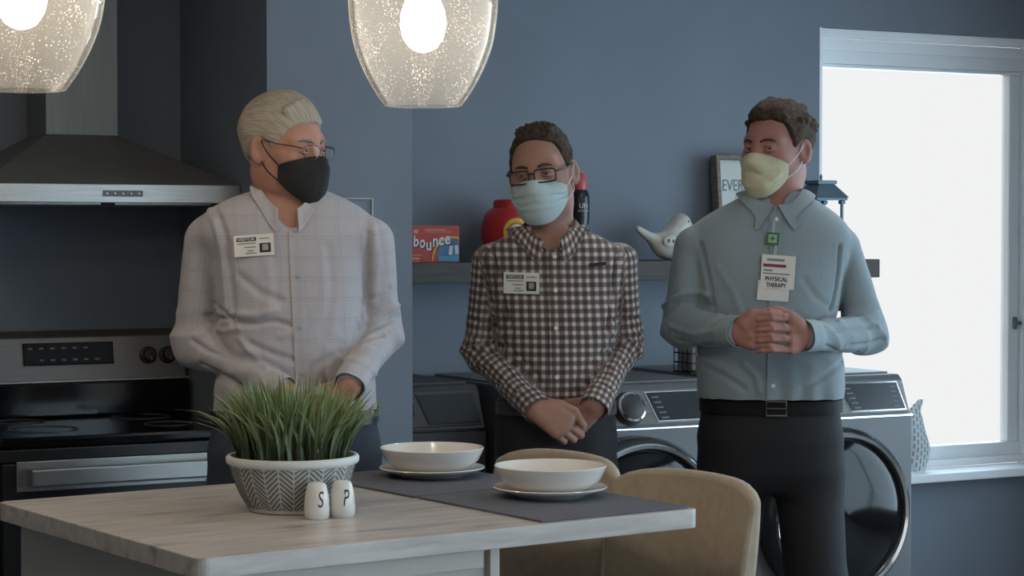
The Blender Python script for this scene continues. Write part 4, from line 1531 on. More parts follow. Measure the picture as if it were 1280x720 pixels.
def cloth_mat(name, kind, **k):
    """woven shirt material driven by the 'weave' attribute (metres around, metres along)"""
    m = mat(name, k.get('base', (0.4, 0.4, 0.4)), 0.85, var=0.04, vscale=30, sheen=0.15)
    nd, lk, bs = nodes(m)
    for l in list(bs.inputs['Base Color'].links):
        lk.remove(l)
    an = nd.new('ShaderNodeAttribute')
    an.attribute_name = 'weave'
    sp = nd.new('ShaderNodeSeparateXYZ')
    lk.new(an.outputs['Vector'], sp.inputs[0])

    def math_(op, a, b=None, c=None):
        n = nd.new('ShaderNodeMath')
        n.operation = op
        for i, v in enumerate((a, b, c)):
            if v is None:
                continue
            if isinstance(v, (int, float)):
                n.inputs[i].default_value = v
            else:
                lk.new(v, n.inputs[i])
        return n.outputs[0]

    def mixc(fac, a, b):
        n = nd.new('ShaderNodeMix')
        n.data_type = 'RGBA'
        for s_, v in ((n.inputs['Factor'], fac), (n.inputs['A'], a), (n.inputs['B'], b)):
            if isinstance(v, (int, float)):
                s_.default_value = v
            elif isinstance(v, tuple):
                s_.default_value = tuple(v[:3]) + (1,)
            else:
                lk.new(v, s_)
        return n.outputs['Result']

    def stripe(coord, period, width, soft, off=0.0):
        f = math_('FRACT', math_('ADD', math_('DIVIDE', coord, period), 100.0 + off))
        d = math_('ABSOLUTE', math_('SUBTRACT', f, 0.5))
        n = nd.new('ShaderNodeMapRange')
        n.interpolation_type = 'SMOOTHSTEP'
        n.inputs['From Min'].default_value = width / 2 + soft
        n.inputs['From Max'].default_value = max(width / 2 - soft, 0)
        lk.new(d, n.inputs['Value'])
        return n.outputs[0]
    u, v = sp.outputs[0], sp.outputs[1]
    if kind == 'gingham':
        P = k['period']
        su = stripe(u, P, 0.55, 0.10)
        sv = stripe(v, P * 1.08, 0.55, 0.10)
        su2 = stripe(u, P * 2, 0.16, 0.05, 0.25)
        fac = math_('MULTIPLY', math_('ADD', su, sv), 0.5)
        rp = nd.new('ShaderNodeValToRGB')
        els = rp.color_ramp.elements
        els[0].color = tuple(k['light']) + (1,)
        els[1].color = tuple(k['dark']) + (1,)
        e_ = els.new(0.5)
        e_.color = tuple(k['mid']) + (1,)
        lk.new(fac, rp.inputs[0])
        col = rp.outputs[0]
    elif kind == 'windowpane':
        P = k['period']
        l1 = stripe(u, P, 0.07, 0.03)
        l2 = stripe(v, P, 0.07, 0.03)
        l3 = stripe(u, P, 0.06, 0.03, 0.14)
        l4 = stripe(v, P, 0.06, 0.03, 0.14)
        col = mixc(math_('MULTIPLY', math_('MAXIMUM', l1, l2), 0.45), k['base'], k['line'])
        col = mixc(math_('MULTIPLY', math_('MAXIMUM', l3, l4), 0.35), col, k['line2'])
    else:
        nz = nd.new('ShaderNodeTexNoise')
        nz.inputs['Scale'].default_value = 260
        lk.new(an.outputs['Vector'], nz.inputs['Vector'])
        col = mixc(nz.outputs['Fac'], tuple(x * 0.88 for x in k['base']), tuple(x * 1.12 for x in k['base']))
    lk.new(col, bs.inputs['Base Color'])
    nz = nd.new('ShaderNodeTexNoise')
    nz.inputs['Scale'].default_value = 45
    nz.inputs['Detail'].default_value = 3
    lk.new(an.outputs['Vector'], nz.inputs['Vector'])
    bp = nd.new('ShaderNodeBump')
    bp.inputs['Strength'].default_value = 0.15
    bp.inputs['Distance'].default_value = 0.006
    lk.new(nz.outputs['Fac'], bp.inputs['Height'])
    lk.new(bp.outputs[0], bs.inputs['Normal'])
    return m


def person(S):
    Y0 = S['Y']
    PXM = F_PX / Y0
    root = thing('person', S['label'], 'person', tuple(W(S['cx'], 400, Y0)[:2]) + (0.0,), 0.0, 'three men standing behind the island')
    off = np.array(root.location, dtype=f32)

    def add(name, V, Q, m, parent=root, attr=None):
        return obj_np(name, np.asarray(V) - off, Q, m, parent, True, attr)
    hc = W(*S['head'], Y0 + S.get('head_dy', 0)).astype(f32)
    R = rot_head(*S['hrot'])

    def to_head(p):
        return ((p - hc) @ R).astype(f32)

    def from_head(q):
        return np.asarray(q, f32) @ R.T + hc
    # ---- torso loft
    yaw = S['yaw']
    org = W(S['cx'], 400, Y0)[:2]
    secs = []
    cyaw = math.cos(yaw)
    for py, xl, xr, ry in S['torso']:
        a, b = W(xl, py, Y0), W(xr, py, Y0)
        secs.append((a[2], ((a[0] + b[0]) / 2 - org[0]) / cyaw, S.get('lean', 0.0) * (a[2] - 1.1), (b[0] - a[0]) / 2 / max(cyaw, .5), ry))
    TL = Loft(secs, yaw, org)
    J = {k: W(px, py, Y0 + dy).astype(f32) for k, (px, py, dy) in S['joints'].items()}
    arms = [('sl', 'el', 'wl'), ('sr', 'er', 'wr')]
    ar = S['arm_r']
    caps = S['hands'](J) if callable(S['hands']) else []
    hand = caps_fn(caps) if caps else None
    nb_ = J['neck']
    neck_top = from_head((0, -0.022, -0.055))

    def trunk(p):
        d = TL(p) + 0.014
        for a, b, c in arms:
            d = smin(d, sd_cap(p, J[a], J[b], ar[0] * 0.72, ar[1] * 0.68), 0.04)
            d = smin(d, sd_cap(p, J[b], J[c], ar[1] * 0.68, 0.025), 0.02)
        return d
    hcen = np.mean([c[0] for c in caps], 0).astype(f32) if caps else None

    def body(p):
        d = trunk(p)
        m = np.linalg.norm(p - hc, axis=1) < 0.30
        if m.any():
            h = head_fn(to_head(p[m]))
            d[m] = smin(d[m], h, 0.02)
        k = sd_cap(p, neck_top, nb_, S.get('neck_r', 0.058), S.get('neck_r', 0.058) + 0.006)
        d = smin(d, k, 0.035)
        if hand is not None:
            m = np.linalg.norm(p - hcen, axis=1) < 0.22
            if m.any():
                d[m] = smin(d[m], hand(p[m]), 0.012)
        return d
    allj = np.array(list(J.values()))
    lo = np.minimum(allj.min(0), hc - 0.15) - 0.14
    hi = np.maximum(allj.max(0), hc + 0.17) + 0.14
    lo[2] = min(lo[2], (hcen[2] if hcen is not None else 9) - 0.14)
    lo[2] = max(lo[2], 0.86)
    V, Q = surface(body, lo, hi, 0.0033, slack=1.6)
    skin = skin_mat(S['id'] + '_skin', S['skin'])
    body_o = add('body', V, Q, skin)
    # ---- eyes, brows
    for sx in (-1, 1):
        c_ = (sx * 0.033, 0.0765, 0.009)
        bm = bmesh.new()
        bmesh.ops.create_uvsphere(bm, u_segments=20, v_segments=14, radius=0.0120)
        g = S.get('gaze', (0, 0))
        eo = obj_from_bm('eye', bm, M_eye, body_o, smooth=True, loc=Vector(from_head((c_[0], c_[1] + 0.0035, c_[2] - 0.001)) - off))
        gd = Vector((math.sin(g[0]), math.cos(g[0]) * math.cos(g[1]), math.sin(g[1])))
        ic = Vector(c_) + Vector((0, 0.0035, -0.001)) + gd * 0.0095
        bm = bmesh.new()
        bmesh.ops.create_uvsphere(bm, u_segments=16, v_segments=10, radius=0.0055)
        obj_from_bm('iris', bm, M_iris, eo, smooth=True, loc=Vector(R @ np.array(ic - Vector(c_) - Vector((0, 0.0035, -0.001)), dtype=f32)))
        # lids as thin curved strips
        for zz, bend in ((0.0068, -0.0035), (-0.0062, 0.0022)):
            pts = []
            for t in np.linspace(-1, 1, 9):
                pts.append(from_head((c_[0] + t * 0.0145, c_[1] + 0.0165 - 0.006 * t * t - (0.0035 * t * sx), c_[2] - 0.001 + zz + bend * t * t)) - off)
            tube('eyelid', pts, [0.0012 + 0.0022 * (1 - abs(t)) for t in np.linspace(-1, 1, 9)], skin, body_o, 8)
        pts = [from_head((sx * x, y, z)) - off for x, y, z in ((0.013, 0.0995, 0.026), (0.026, 0.098, 0.031), (0.040, 0.090, 0.031), (0.050, 0.078, 0.026))]
        tube('eyebrow', pts, [0.0028, 0.0036, 0.0030, 0.0014], S['brow'], body_o, 8)
    # ---- hair
    hz = S['hair_z']
    he = S['hair_ell']

    def hairf(p):
        q = to_head(p)
        d = sd_ell(q, he[0], he[1])
        for c_, r_ in S.get('hair_add', ()):
            d = smin(d, sd_ell(q, c_, r_), 0.03)
        st = S.get('hair_noise', (0.003, 90))
        qq = q * np.array([1.0, 0.35, 0.6], f32)
        d = d - st[0] * waves(qq, S['seed'], st[1], 6) - st[0] * 0.6 * waves(qq, S['seed'] + 5, st[1] * 2.3, 5)
        zl = np.interp(q[:, 1], [h_[0] for h_ in hz], [h_[1] for h_ in hz])
        zl = zl + S.get('hair_side', 0.0) * q[:, 0] - S.get('hair_temple', 0.25) * np.maximum(np.abs(q[:, 0]) - 0.04, 0) * (q[:, 1] > 0.03)
        d = smax(d, zl - q[:, 2] + 0.004 * waves(q, S['seed'] + 9, 140, 4), 0.008)
        # keep clear of the ear
        qa = q.copy()
        qa[:, 0] = np.abs(qa[:, 0])
        d = smax(d, -sd_ell(qa, (0.088, -0.002, -0.004), (0.03, 0.022, 0.036)), 0.008)
        for ta, tb, ra_, rb_ in S.get('tufts', ()):
            d = smin(d, sd_cap(q, ta, tb, ra_, rb_), 0.007)
        return smax(d, -(head_fn(q, ears=False) + 0.006), 0.002)
    V, Q = surface(hairf, hc - 0.16, hc + 0.18, 0.0032, slack=1.8)
    qv = to_head(V)
    az = np.arctan2(qv[:, 0], qv[:, 2] - 0.0)
    strand = np.stack([az * 30 + qv[:, 0] * 110, qv[:, 1] * 30, qv[:, 2] * 14], 1) if S.get('comb', True) else qv * 95
    add('hair', V, Q, S['hair'], attr={'strand': strand})
    # ---- face mask
    mk = S['mask']
    nu, nv = 41, 27
    us = np.linspace(-1, 1, nu)
    vsn = np.linspace(0, 1, nv)
    UU, VV = np.meshgrid(us, vsn, indexing='ij')
    wide = np.radians(mk['wide'])
    ang = UU * wide
    a_ = np.abs(UU)
    ztop = mk['top'] - mk['drop'] * a_ ** mk.get('tpow', 1.6)
    zbot = mk['bot'] + (mk['side_bot'] - mk['bot']) * a_ ** mk.get('bpow', 2.2)
    Z = zbot + (ztop - zbot) * VV
    o_ = np.stack([np.sin(ang) * 0.2, -0.0 + np.cos(ang) * 0.2, Z], -1).reshape(-1, 3).astype(f32)
    d_ = np.stack([-np.sin(ang), -np.cos(ang), np.zeros_like(ang)], -1).reshape(-1, 3).astype(f32)
    hit = cast(mask_hull, o_, d_, 0.17).reshape(nu, nv, 3)
    for _ in range(2):
        hit[1:-1, 1:-1] = 0.5 * hit[1:-1, 1:-1] + 0.125 * (hit[2:, 1:-1] + hit[:-2, 1:-1] + hit[1:-1, 2:] + hit[1:-1, :-2])
    push = np.zeros_like(UU)
    if mk['style'] == 'pleat':
        for vc in (0.30, 0.48, 0.66):
            ph = (VV - vc - 0.05 * (1 - a_)) / 0.10
            push += 0.0035 * np.where(np.abs(ph) < 1, (1 - np.abs(ph)) * np.sign(ph + 0.25), 0) * (0.35 + 0.65 * a_)
    elif mk['style'] == 'crease':
        for (u0, v0, u1, v1, h) in mk['creases']:
            du, dv_ = u1 - u0, v1 - v0
            t = np.clip(((UU - u0) * du + (VV - v0) * dv_) / (du * du + dv_ * dv_), 0, 1)
            dd = np.hypot(UU - u0 - t * du, (VV - v0 - t * dv_))
            push += h * np.exp(-(dd / 0.06) ** 2)
    else:
        push += 0.003 * np.exp(-(UU / 0.05) ** 2)
    nrm = -d_.reshape(nu, nv, 3)
    hit = hit + nrm * push[..., None]
    Pw = from_head(hit.reshape(-1, 3)).reshape(nu, nv, 3) - off
    m_o = sheet('face_mask', Pw, mk['mat'], root, 0.0015, out=(nrm.reshape(-1, 3) @ R.T).reshape(nu, nv, 3))
    for sx in (-1, 1):
        iu = 0 if sx < 0 else nu - 1
        top, bot = hit[iu, nv - 1], hit[iu, 0]
        ear_t, ear_b = (sx * 0.0795, -0.008, 0.030), (sx * 0.077, -0.004, -0.022)
        e2 = (sx * 0.080, -0.026, 0.004)
        for s_, e_ in ((top, ear_t), (bot, ear_b)):
            s_ = np.array(s_)
            pts = []
            for t in np.linspace(0, 1, 12):
                g = s_ * (1 - t) + np.array(e_) * t
                g[0] += sx * 0.010 * math.sin(math.pi * t)
                pts.append(g)
            pts.append(np.array(e2))
            pts = np.array(pts, f32)
            dd = head_fn(pts, ears=False)
            pts[:, 0] += sx * np.maximum(0.0025 - dd, 0)
            tube('ear_loop', [from_head(g) - off for g in pts], mk.get('loop', 0.0014), mk['loopmat'], m_o, 6)
    # ---- glasses
    if 'glasses' in S:
        G = S['glasses']
        gz, gy = G.get('z', 0.004), G.get('y', 0.116)
        groot = None
        pieces = []
        for sx in (-1, 1):
            pts = []
            for a in np.linspace(0, 2 * math.pi, 29)[:-1]:
                c_, s_ = math.cos(a), math.sin(a)
                ex = 2 / G['sq']
                x = G['a'] * np.sign(c_) * abs(c_) ** ex
                z = G['b'] * np.sign(s_) * abs(s_) ** ex
                xx = sx * G['cx'] + x
                pts.append(from_head((xx, gy - 0.0045 * (xx / 0.05) ** 2 * 2.2, gz + z)) - off)
            fr_o = tube('glasses_frame' if groot is None else 'rim', pts, G['r'], G['mat'], root if groot is None else groot, 8, closed=True)
            if groot is None:
                groot = fr_o
            bm = bmesh.new()
            vv = [bm.verts.new(q_) for q_ in pts]
            bm.faces.new(vv)
            obj_from_bm('lens', bm, M_lens, groot)
            xe = G['cx'] + G['a']
            hinge = (sx * xe, gy - 0.0045 * (xe / 0.05) ** 2 * 2.2, gz + G['b'] * 0.45)
            tpts = [hinge, (sx * (xe + 0.009), gy - 0.022, gz + 0.010), (sx * 0.0800, 0.04, gz + 0.016), (sx * 0.0815, -0.004, gz + 0.024), (sx * 0.080, -0.026, gz + 0.008)]
            tp = np.array(tpts, f32)
            dd = head_fn(tp, ears=False)
            tp[1:, 0] += sx * np.maximum(0.004 - dd[1:], 0)
            tube('temple', [from_head(g) - off for g in tp], [G['r'] * 1.1, G['tr'], G['tr'], G['tr'], G['tr']], G['mat'], groot, 8)
        b0 = (G['cx'] - G['a'])
        tube('bridge', [from_head(q_) - off for q_ in ((-b0, gy, gz + G['b'] * 0.3), (0, gy + 0.003, gz + G['b'] * 0.55), (b0, gy, gz + G['b'] * 0.3))], G['r'], G['mat'], groot, 8)
    # ---- shirt
    vtop, vbot, vr0, vr1 = S['vneck']
    va, vb = W(*vtop).astype(f32), W(*vbot).astype(f32)
    z_hem = W(0, S['hem'], Y0)[2]

    def sleeves(p):
        ds = []
        for i, (a, b, c) in enumerate(arms):
            d1 = sd_cap(p, J[a], J[b], ar[0], ar[1])
            d2 = sd_cap(p, J[b], J[c], ar[1], ar[2])
            ds.append(smin(d1, d2, 0.03))
        return ds

    def shirt(p, cuts=True):
        d = TL(p)
        s1, s2 = sleeves(p)
        d = smin(d, np.minimum(s1, s2), S.get('blend', 0.016))
        if cuts:
            for (a, b, c) in arms:            # open end of the cuff
                ax_ = (J[c] - J[b]) / np.linalg.norm(J[c] - J[b])
                t = (p - J[c]) @ ax_
                near = np.linalg.norm(p - J[c], axis=1) < 0.12
                d = np.where(near, smax(d, t - 0.012, 0.006), d)
            v = sd_cap(p, va, vb, vr0, vr1)
            d = smax(d, -v, 0.006)
            d = smax(d, z_hem - p[:, 2], 0.01)
        return d.astype(f32)

    sfn0 = lambda p: shirt(p.astype(f32), False)
    # lay the folds on the cloth: each picked line is dropped onto the smooth shirt
    folds = []
    for pts, h, w in S.get('folds', ()):
        a_ = np.array([(x, y) for x, y, _ in pts], float)
        tt = np.linspace(0, len(a_) - 1, 9)
        xx, yy = np.interp(tt, range(len(a_)), a_[:, 0]), np.interp(tt, range(len(a_)), a_[:, 1])
        st_ = np.array([W(x, y, Y0 - 0.42) for x, y in zip(xx, yy)], f32)
        dr_ = st_ - np.array([0, 0, CAM_H], f32)
        dr_ /= np.linalg.norm(dr_, axis=1, keepdims=True)
        folds.append((cast(sfn0, st_, dr_, 0.6), h, w))
    zw_ = W(0, S['waist'], Y0)[2]

    def disp(p):
        """outward relief of the cloth at points on the smooth shirt"""
        p = p.astype(f32)
        out = np.zeros(len(p), f32)
        dt = TL(p)
        s1, s2 = sleeves(p)
        zsh = max(J['sl'][2], J['sr'][2])
        out -= S.get('seam', 0.0095) * np.exp(-((dt - np.minimum(s1, s2)) / 0.009) ** 2) * np.clip((zsh - 0.005 - p[:, 2]) / 0.07, 0.0, 1)
        for (a, b, c) in arms:                # gathered cloth around the elbow and above the cuff
            bis = (J[b] - J[a]) / np.linalg.norm(J[b] - J[a]) + (J[c] - J[b]) / np.linalg.norm(J[c] - J[b])
            bis /= np.linalg.norm(bis)
            e1 = np.cross(bis, np.array([0.0, -1.0, 0.1], f32))
            for cen_, wd, am, fq in ((J[b], 0.085, S.get('gather', 0.0055), 95.0), (J[c] * 0.7 + J[b] * 0.3, 0.07, S.get('gather', 0.0055) * 0.6, 120.0)):
                rr_ = p - cen_
                r2 = (rr_ * rr_).sum(1)
                m = r2 < (2.2 * wd) ** 2
                if m.any():
                    pr, la = rr_[m] @ bis.astype(f32), rr_[m] @ e1.astype(f32)
                    phs_ = fq * pr + 28 * la + 2.2 * waves(rr_[m], S['seed'] + 77, 30, 4)
                    out[m] -= (am * (2 * np.abs(np.sin(phs_ * 0.5)) - 1.1) * np.exp(-r2[m] / wd ** 2)).astype(f32)
        out -= (0.0045 * np.sin(p[:, 0] * 85 + 3 * waves(p, S['seed'] + 88, 14, 3)) * np.exp(-np.maximum(p[:, 2] - zw_, 0) / 0.05)).astype(f32)
        amp = S.get('rumple', 0.0025)
        out -= amp * 1.2 * waves(p * np.array([1, 1, 0.75], f32), S['seed'] + 20, 34, 6) + amp * 0.2 * waves(p, S['seed'] + 31, 80, 5)
        for pts, h, w in folds:
            lo_, hi_ = pts.min(0) - 3 * w, pts.max(0) + 3 * w
            m = ((p > lo_) & (p < hi_)).all(1)
            if m.any():
                out[m] -= fold(p[m], pts, h, w)
        return np.clip(out, -0.0105, 0.011)
    V, Q = surface(shirt, lo - 0.03, hi + 0.03, 0.0050, slack=1.5)
    eps = 0.003
    N_ = np.stack([sfn0(V + np.eye(3, dtype=f32)[k] * eps) - sfn0(V - np.eye(3, dtype=f32)[k] * eps) for k in range(3)], 1)
    N_ /= np.maximum(np.linalg.norm(N_, axis=1, keepdims=True), 1e-6)
    V0 = V
    V = V + N_ * disp(V)[:, None]

    def weave(p):
        dt = TL(p)
        s1, s2 = sleeves(p)
        lx, ly = TL.local(p)
        cx, cy, rx, ry = TL.at(p[:, 2])
        an = np.arctan2((lx - cx), -(ly - cy) * rx / ry)
        wv = np.stack([an * 0.155 + S.get('wave_u', 0), p[:, 2], np.zeros(len(p))], 1)
        wv[:, 0] = np.where(np.abs(an) < 1.2, np.sin(an) * rx * 1.05, wv[:, 0])
        for i, (a, b, c) in enumerate(arms):
            use = (s1, s2)[i] < np.minimum(dt, (s2, s1)[i]) - 0.004
            for q0, q1, base in ((J[a], J[b], 0.0), (J[b], J[c], float(np.linalg.norm(J[b] - J[a])))):
                ax_ = (q1 - q0) / np.linalg.norm(q1 - q0)
                t = (p - q0) @ ax_
                if base == 0.0:
                    sel = use & (sd_cap(p, J[a], J[b], 0) < sd_cap(p, J[b], J[c], 0))
                else:
                    sel = use & ~(sd_cap(p, J[a], J[b], 0) < sd_cap(p, J[b], J[c], 0))
                e1 = np.cross(ax_, np.array([0, -1, 0.2]))
                e1 /= np.linalg.norm(e1)
                e2_ = np.cross(ax_, e1)
                rr = p - q0
                aa = np.arctan2(rr @ e1, rr @ e2_)
                wv[sel, 0] = aa[sel] * 0.055 + 0.013 * i
                wv[sel, 1] = t[sel] + base
        return wv
    shirt_o = add('shirt', V, Q, S['shirt'], attr={'weave': weave(V0)})
    sfn = sfn0
    fw = np.array([math.sin(yaw), -math.cos(yaw), 0.0], f32)
    rt_ = np.array([math.cos(yaw), math.sin(yaw), 0.0], f32)

    def patch(px, py, w, h, roll, offd, nu=9, nv=7, droop=0.0):
        """grid of points on the shirt front: returns map(x, y) -> world (minus root offset)"""
        c0 = W(px, py, Y0 - 0.25)
        c0 = np.array([c0[0], c0[1], c0[2]], f32)
        t = W(px, py, Y0 - 0.13).astype(f32)

        def mp_(X, Yv, extra=0.0):
            X = np.asarray(X, f32).ravel()
            Yv = np.asarray(Yv, f32).ravel()
            xr = X * math.cos(roll) - Yv * math.sin(roll)
            yr = X * math.sin(roll) + Yv * math.cos(roll)
            o = t - 0.0 * fw + rt_ * xr[:, None] + np.array([0, 0, 1], f32) * yr[:, None]
            start = o + fw * 0.12
            hit_ = cast(sfn, start, np.repeat(-fw[None], len(start), 0), 0.4)
            return hit_ + fw * (offd + extra + disp(hit_)[:, None]) - off
        return mp_

    def flat_patch(px, py, w, h, roll, offd):
        """stiff card: plane fitted to the shirt"""
        mp_ = patch(px, py, w, h, roll, offd * 0.3)
        cs = mp_([-w / 2, w / 2, w / 2, -w / 2, 0], [-h / 2, -h / 2, h / 2, h / 2, 0])
        c_ = cs.mean(0)
        ex = (cs[1] + cs[2] - cs[0] - cs[3]) / 2
        ey = (cs[2] + cs[3] - cs[0] - cs[1]) / 2
        ex /= np.linalg.norm(ex)
        ey -= ex * (ex @ ey)
        ey /= np.linalg.norm(ey)
        n_ = np.cross(ex, ey)
        if n_ @ fw < 0:
            n_ = -n_
        gx_, gy_ = np.meshgrid(np.linspace(-w / 2, w / 2, 9), np.linspace(-h / 2, h / 2, 7))
        dmax = max(0, ((mp_(gx_, gy_) - c_) @ n_).max())
        c_ = c_ + n_ * (dmax + 0.0008)
        return lambda x, y, extra=0.0: np.stack([c_ + ex * a + ey * b + n_ * extra for a, b in zip(np.ravel(x), np.ravel(y))])

    def card(name, mp_, x0, x1, y0, y1, m, parent, thick=0.0008, extra=0.0, n=5):
        X, Yv = np.meshgrid(np.linspace(x0, x1, n), np.linspace(y0, y1, n), indexing='ij')
        P_ = mp_(X, Yv, extra).reshape(n, n, 3)
        return sheet(name, P_, m, parent, thick, out=np.broadcast_to(fw, P_.shape))
    H = dict(root=root, off=off, patch=patch, flat=flat_patch, card=card, sfn=sfn, fw=fw, rt=rt_, J=J, W=W, Y0=Y0, TL=TL, yaw=yaw, weave=weave, shirt=shirt_o)
    # placket and buttons
    x0, y0, x1, y1 = S['placket']
    npk = 40
    rows = []
    for t in np.linspace(0, 1, npk):
        mp_ = patch(x0 + (x1 - x0) * t, y0 + (y1 - y0) * t, 0, 0, 0, 0.0012)
        rows.append(mp_(np.linspace(-0.016, 0.016, 5), np.zeros(5)))
    Pk = np.array(rows)
    for _ in range(2):
        Pk[1:-1] = 0.5 * Pk[1:-1] + 0.25 * (Pk[2:] + Pk[:-2])
    wv = weave((Pk + off).reshape(-1, 3).astype(f32)).reshape(npk, 5, 3) + np.array([0.004, 0, 0])
    pk = sheet('placket', Pk, S['shirt'], shirt_o, 0.0026, out=np.broadcast_to(fw, Pk.shape), attr={'weave': wv})
    for t in S.get('buttons', ()):
        k = int(t * (npk - 1))
        c_ = Pk[k, 2] + fw * 0.0035
        bm = bmesh.new()
        add_lathe(bm, [(0.0052, 0), (0.0056, 0.0012), (0.004, 0.002), (0.0004, 0.0016)], 14)
        bo = obj_from_bm('button', bm, S.get('button_mat', M_white), shirt_o, smooth=True, angle=40)
        q_ = Vector((float(fw[0]), float(fw[1]), 0)).to_track_quat('Z', 'Y')
        bo.rotation_euler = q_.to_euler()
        bo.location = Vector([float(x) for x in c_])
    # collar
    K = S['collar']
    cc = W(*K['c']).astype(float)
    nphi, nr = 61, 9
    ph0 = math.radians(K['open'])
    phs = np.linspace(ph0, 2 * math.pi - ph0, nphi)
    Pc = np.zeros((nphi, nr, 3))
    for i, ph in enumerate(phs):
        fr_ = (1 + math.cos(ph)) / 2                 # 1 front .. 0 back
        a = min(ph, 2 * math.pi - ph)
        zt = K['back'] * (1 - fr_) - K['v'] * math.exp(-(a / K.get('vw', 0.75)) ** 2)
        rr0 = K['r'] + K.get('vr', 0.02) * math.exp(-(a / 0.8) ** 2)
        leaf = K['leaf'] + K['tip'] * math.exp(-((a - ph0) / 0.32) ** 2)
        flare = K.get('flare', 0.022) + K.get('tipout', 0.012) * math.exp(-((a - ph0) / 0.4) ** 2)
        for j in range(nr):
            s_ = j / (nr - 1)
            if s_ < 0.34:
                k_ = s_ / 0.34
                r_ = rr0 + 0.004 * (1 - k_)
                z_ = zt - 0.034 * (1 - k_)
            else:
                k_ = (s_ - 0.34) / 0.66
                r_ = rr0 + 0.004 + flare * k_
                z_ = zt + 0.003 * math.sin(math.pi * min(1, k_ * 2)) - leaf * k_
            skew = K.get('skew', 0.0) * (k_ if s_ >= 0.34 else 0) * math.exp(-((a - ph0) / 0.35) ** 2)
            pa = ph + (skew if ph < math.pi else -skew)
            dir_ = rt_ * math.sin(pa) * 1.0 + fw * math.cos(pa) * K.get('fy', 1.05)
            Pc[i, j] = cc + dir_ * r_ + np.array([0, 0, z_])
            Pc[i, j, 2] += K.get('roll', 0.0) * math.sin(ph)
    # keep the leaf outside of the shirt
    pp_ = Pc.reshape(-1, 3).astype(f32)
    lf = (np.arange(len(pp_)) % nr) >= 4
    for _ in range(5):
        dd = sfn(pp_)
        eps = 0.004
        gx = np.stack([sfn(pp_ + np.eye(3, dtype=f32)[k] * eps) - dd for k in range(3)], 1) / eps
        gx /= np.maximum(np.linalg.norm(gx, axis=1, keepdims=True), 1e-5)
        mv = np.where(lf, np.maximum(0.005 - dd, 0), 0)
        pp_ = pp_ + gx * mv[:, None]
    Pc = pp_.reshape(nphi, nr, 3) - off
    arc_ = np.cumsum(np.concatenate([[0], np.linalg.norm(np.diff(Pc[:, 6], axis=0), axis=1)]))
    wv = np.zeros((nphi, nr, 3))
    wv[..., 0] = arc_[:, None]
    wv[..., 1] = np.linspace(0, 0.085, nr)[None]
    rad = Pc - (cc - off)
    rad[..., 2] = 0
    sheet('collar', Pc, S['shirt'], shirt_o, 0.0022, out=rad, attr={'weave': wv})
    # cuffs
    for (a, b, c) in arms:
        ax_ = (J[c] - J[b]) / np.linalg.norm(J[c] - J[b])
        e1 = np.cross(ax_, np.array([0.0, -1.0, 0.3]))
        e1 /= np.linalg.norm(e1)
        e2_ = np.cross(ax_, e1)
        n1, n2 = 33, 6
        Pq = np.zeros((n1, n2, 3))
        for i in range(n1):
            an = 2 * math.pi * i / (n1 - 1)
            for j in range(n2):
                t = -0.045 + 0.062 * j / (n2 - 1)
                r_ = ar[2] * (1.06 if j else 1.0) + 0.002 * math.sin(3 * an + 1)
                Pq[i, j] = J[c] + ax_ * t + (e1 * math.sin(an) + e2_ * math.cos(an)) * r_
        wv = np.zeros((n1, n2, 3))
        wv[..., 0] = np.linspace(0, 2 * math.pi * 0.045, n1)[:, None]
        wv[..., 1] = np.linspace(0.5, 0.562, n2)[None]
        rad = Pq - J[c]
        sheet('cuff', Pq - off, S['shirt'], shirt_o, 0.0022, out=rad, attr={'weave': wv})
    # ---- trousers, belt, shoes
    zw = W(0, S['waist'], Y0)[2]
    hw_ = S['hip']
    cxh = W(S['hipx'], S['waist'], Y0)
    tw = []
    hipc = np.array([cxh[0], cxh[1]], float)
    hip_y = S.get('hip_y', 0.01)
    hipc[1] += hip_y
    ry_h = S.get('hip_ry', 0.125)
    PL = Loft([(zw - 0.245, 0, 0, hw_ * 0.90, ry_h * 0.72), (zw - 0.19, 0, 0, hw_ * 1.03, ry_h * 0.98), (zw - 0.10, 0, 0, hw_ * 1.07, ry_h * 1.07), (zw - 0.03, 0, 0, hw_ * 1.0, ry_h), (zw + 0.012, 0, 0, hw_ * 0.98, ry_h * 0.98)], yaw, hipc, 2.5)
    legs = []
    st = S.get('stance', 0.105)
    for sx in (-1, 1):
        hx = hipc + rt_[:2] * sx * hw_ * 0.53
        kx = hipc + rt_[:2] * sx * st
        legs.append((A3(hx[0], hx[1], zw - 0.20), A3(kx[0], kx[1] - 0.01, 0.52), A3(kx[0], kx[1] + 0.02, 0.09)))

    def trousers(p):
        d = PL(p)
        for h_, k_, a_ in legs:
            l_ = smin(sd_cap(p, h_, k_, hw_ * 0.49, 0.082), sd_cap(p, k_, a_, 0.078, 0.062), 0.03)
            d = smin(d, l_, 0.035)
        d = d + 0.003 * waves(p * np.array([1, 1, 0.5], f32), S['seed'] + 60, 40, 5)
        d = smax(d, p[:, 2] - (zw + 0.008), 0.006)
        return smax(d, 0.05 - p[:, 2], 0.006).astype(f32)
    V, Q = surface(trousers, (hipc[0] - 0.34, hipc[1] - 0.28, 0.0), (hipc[0] + 0.34, hipc[1] + 0.28, zw + 0.06), 0.0085, slack=1.6)
    add('trousers', V, Q, S['pants'])
    n1 = 49
    Pb = np.zeros((n1, 3, 3))
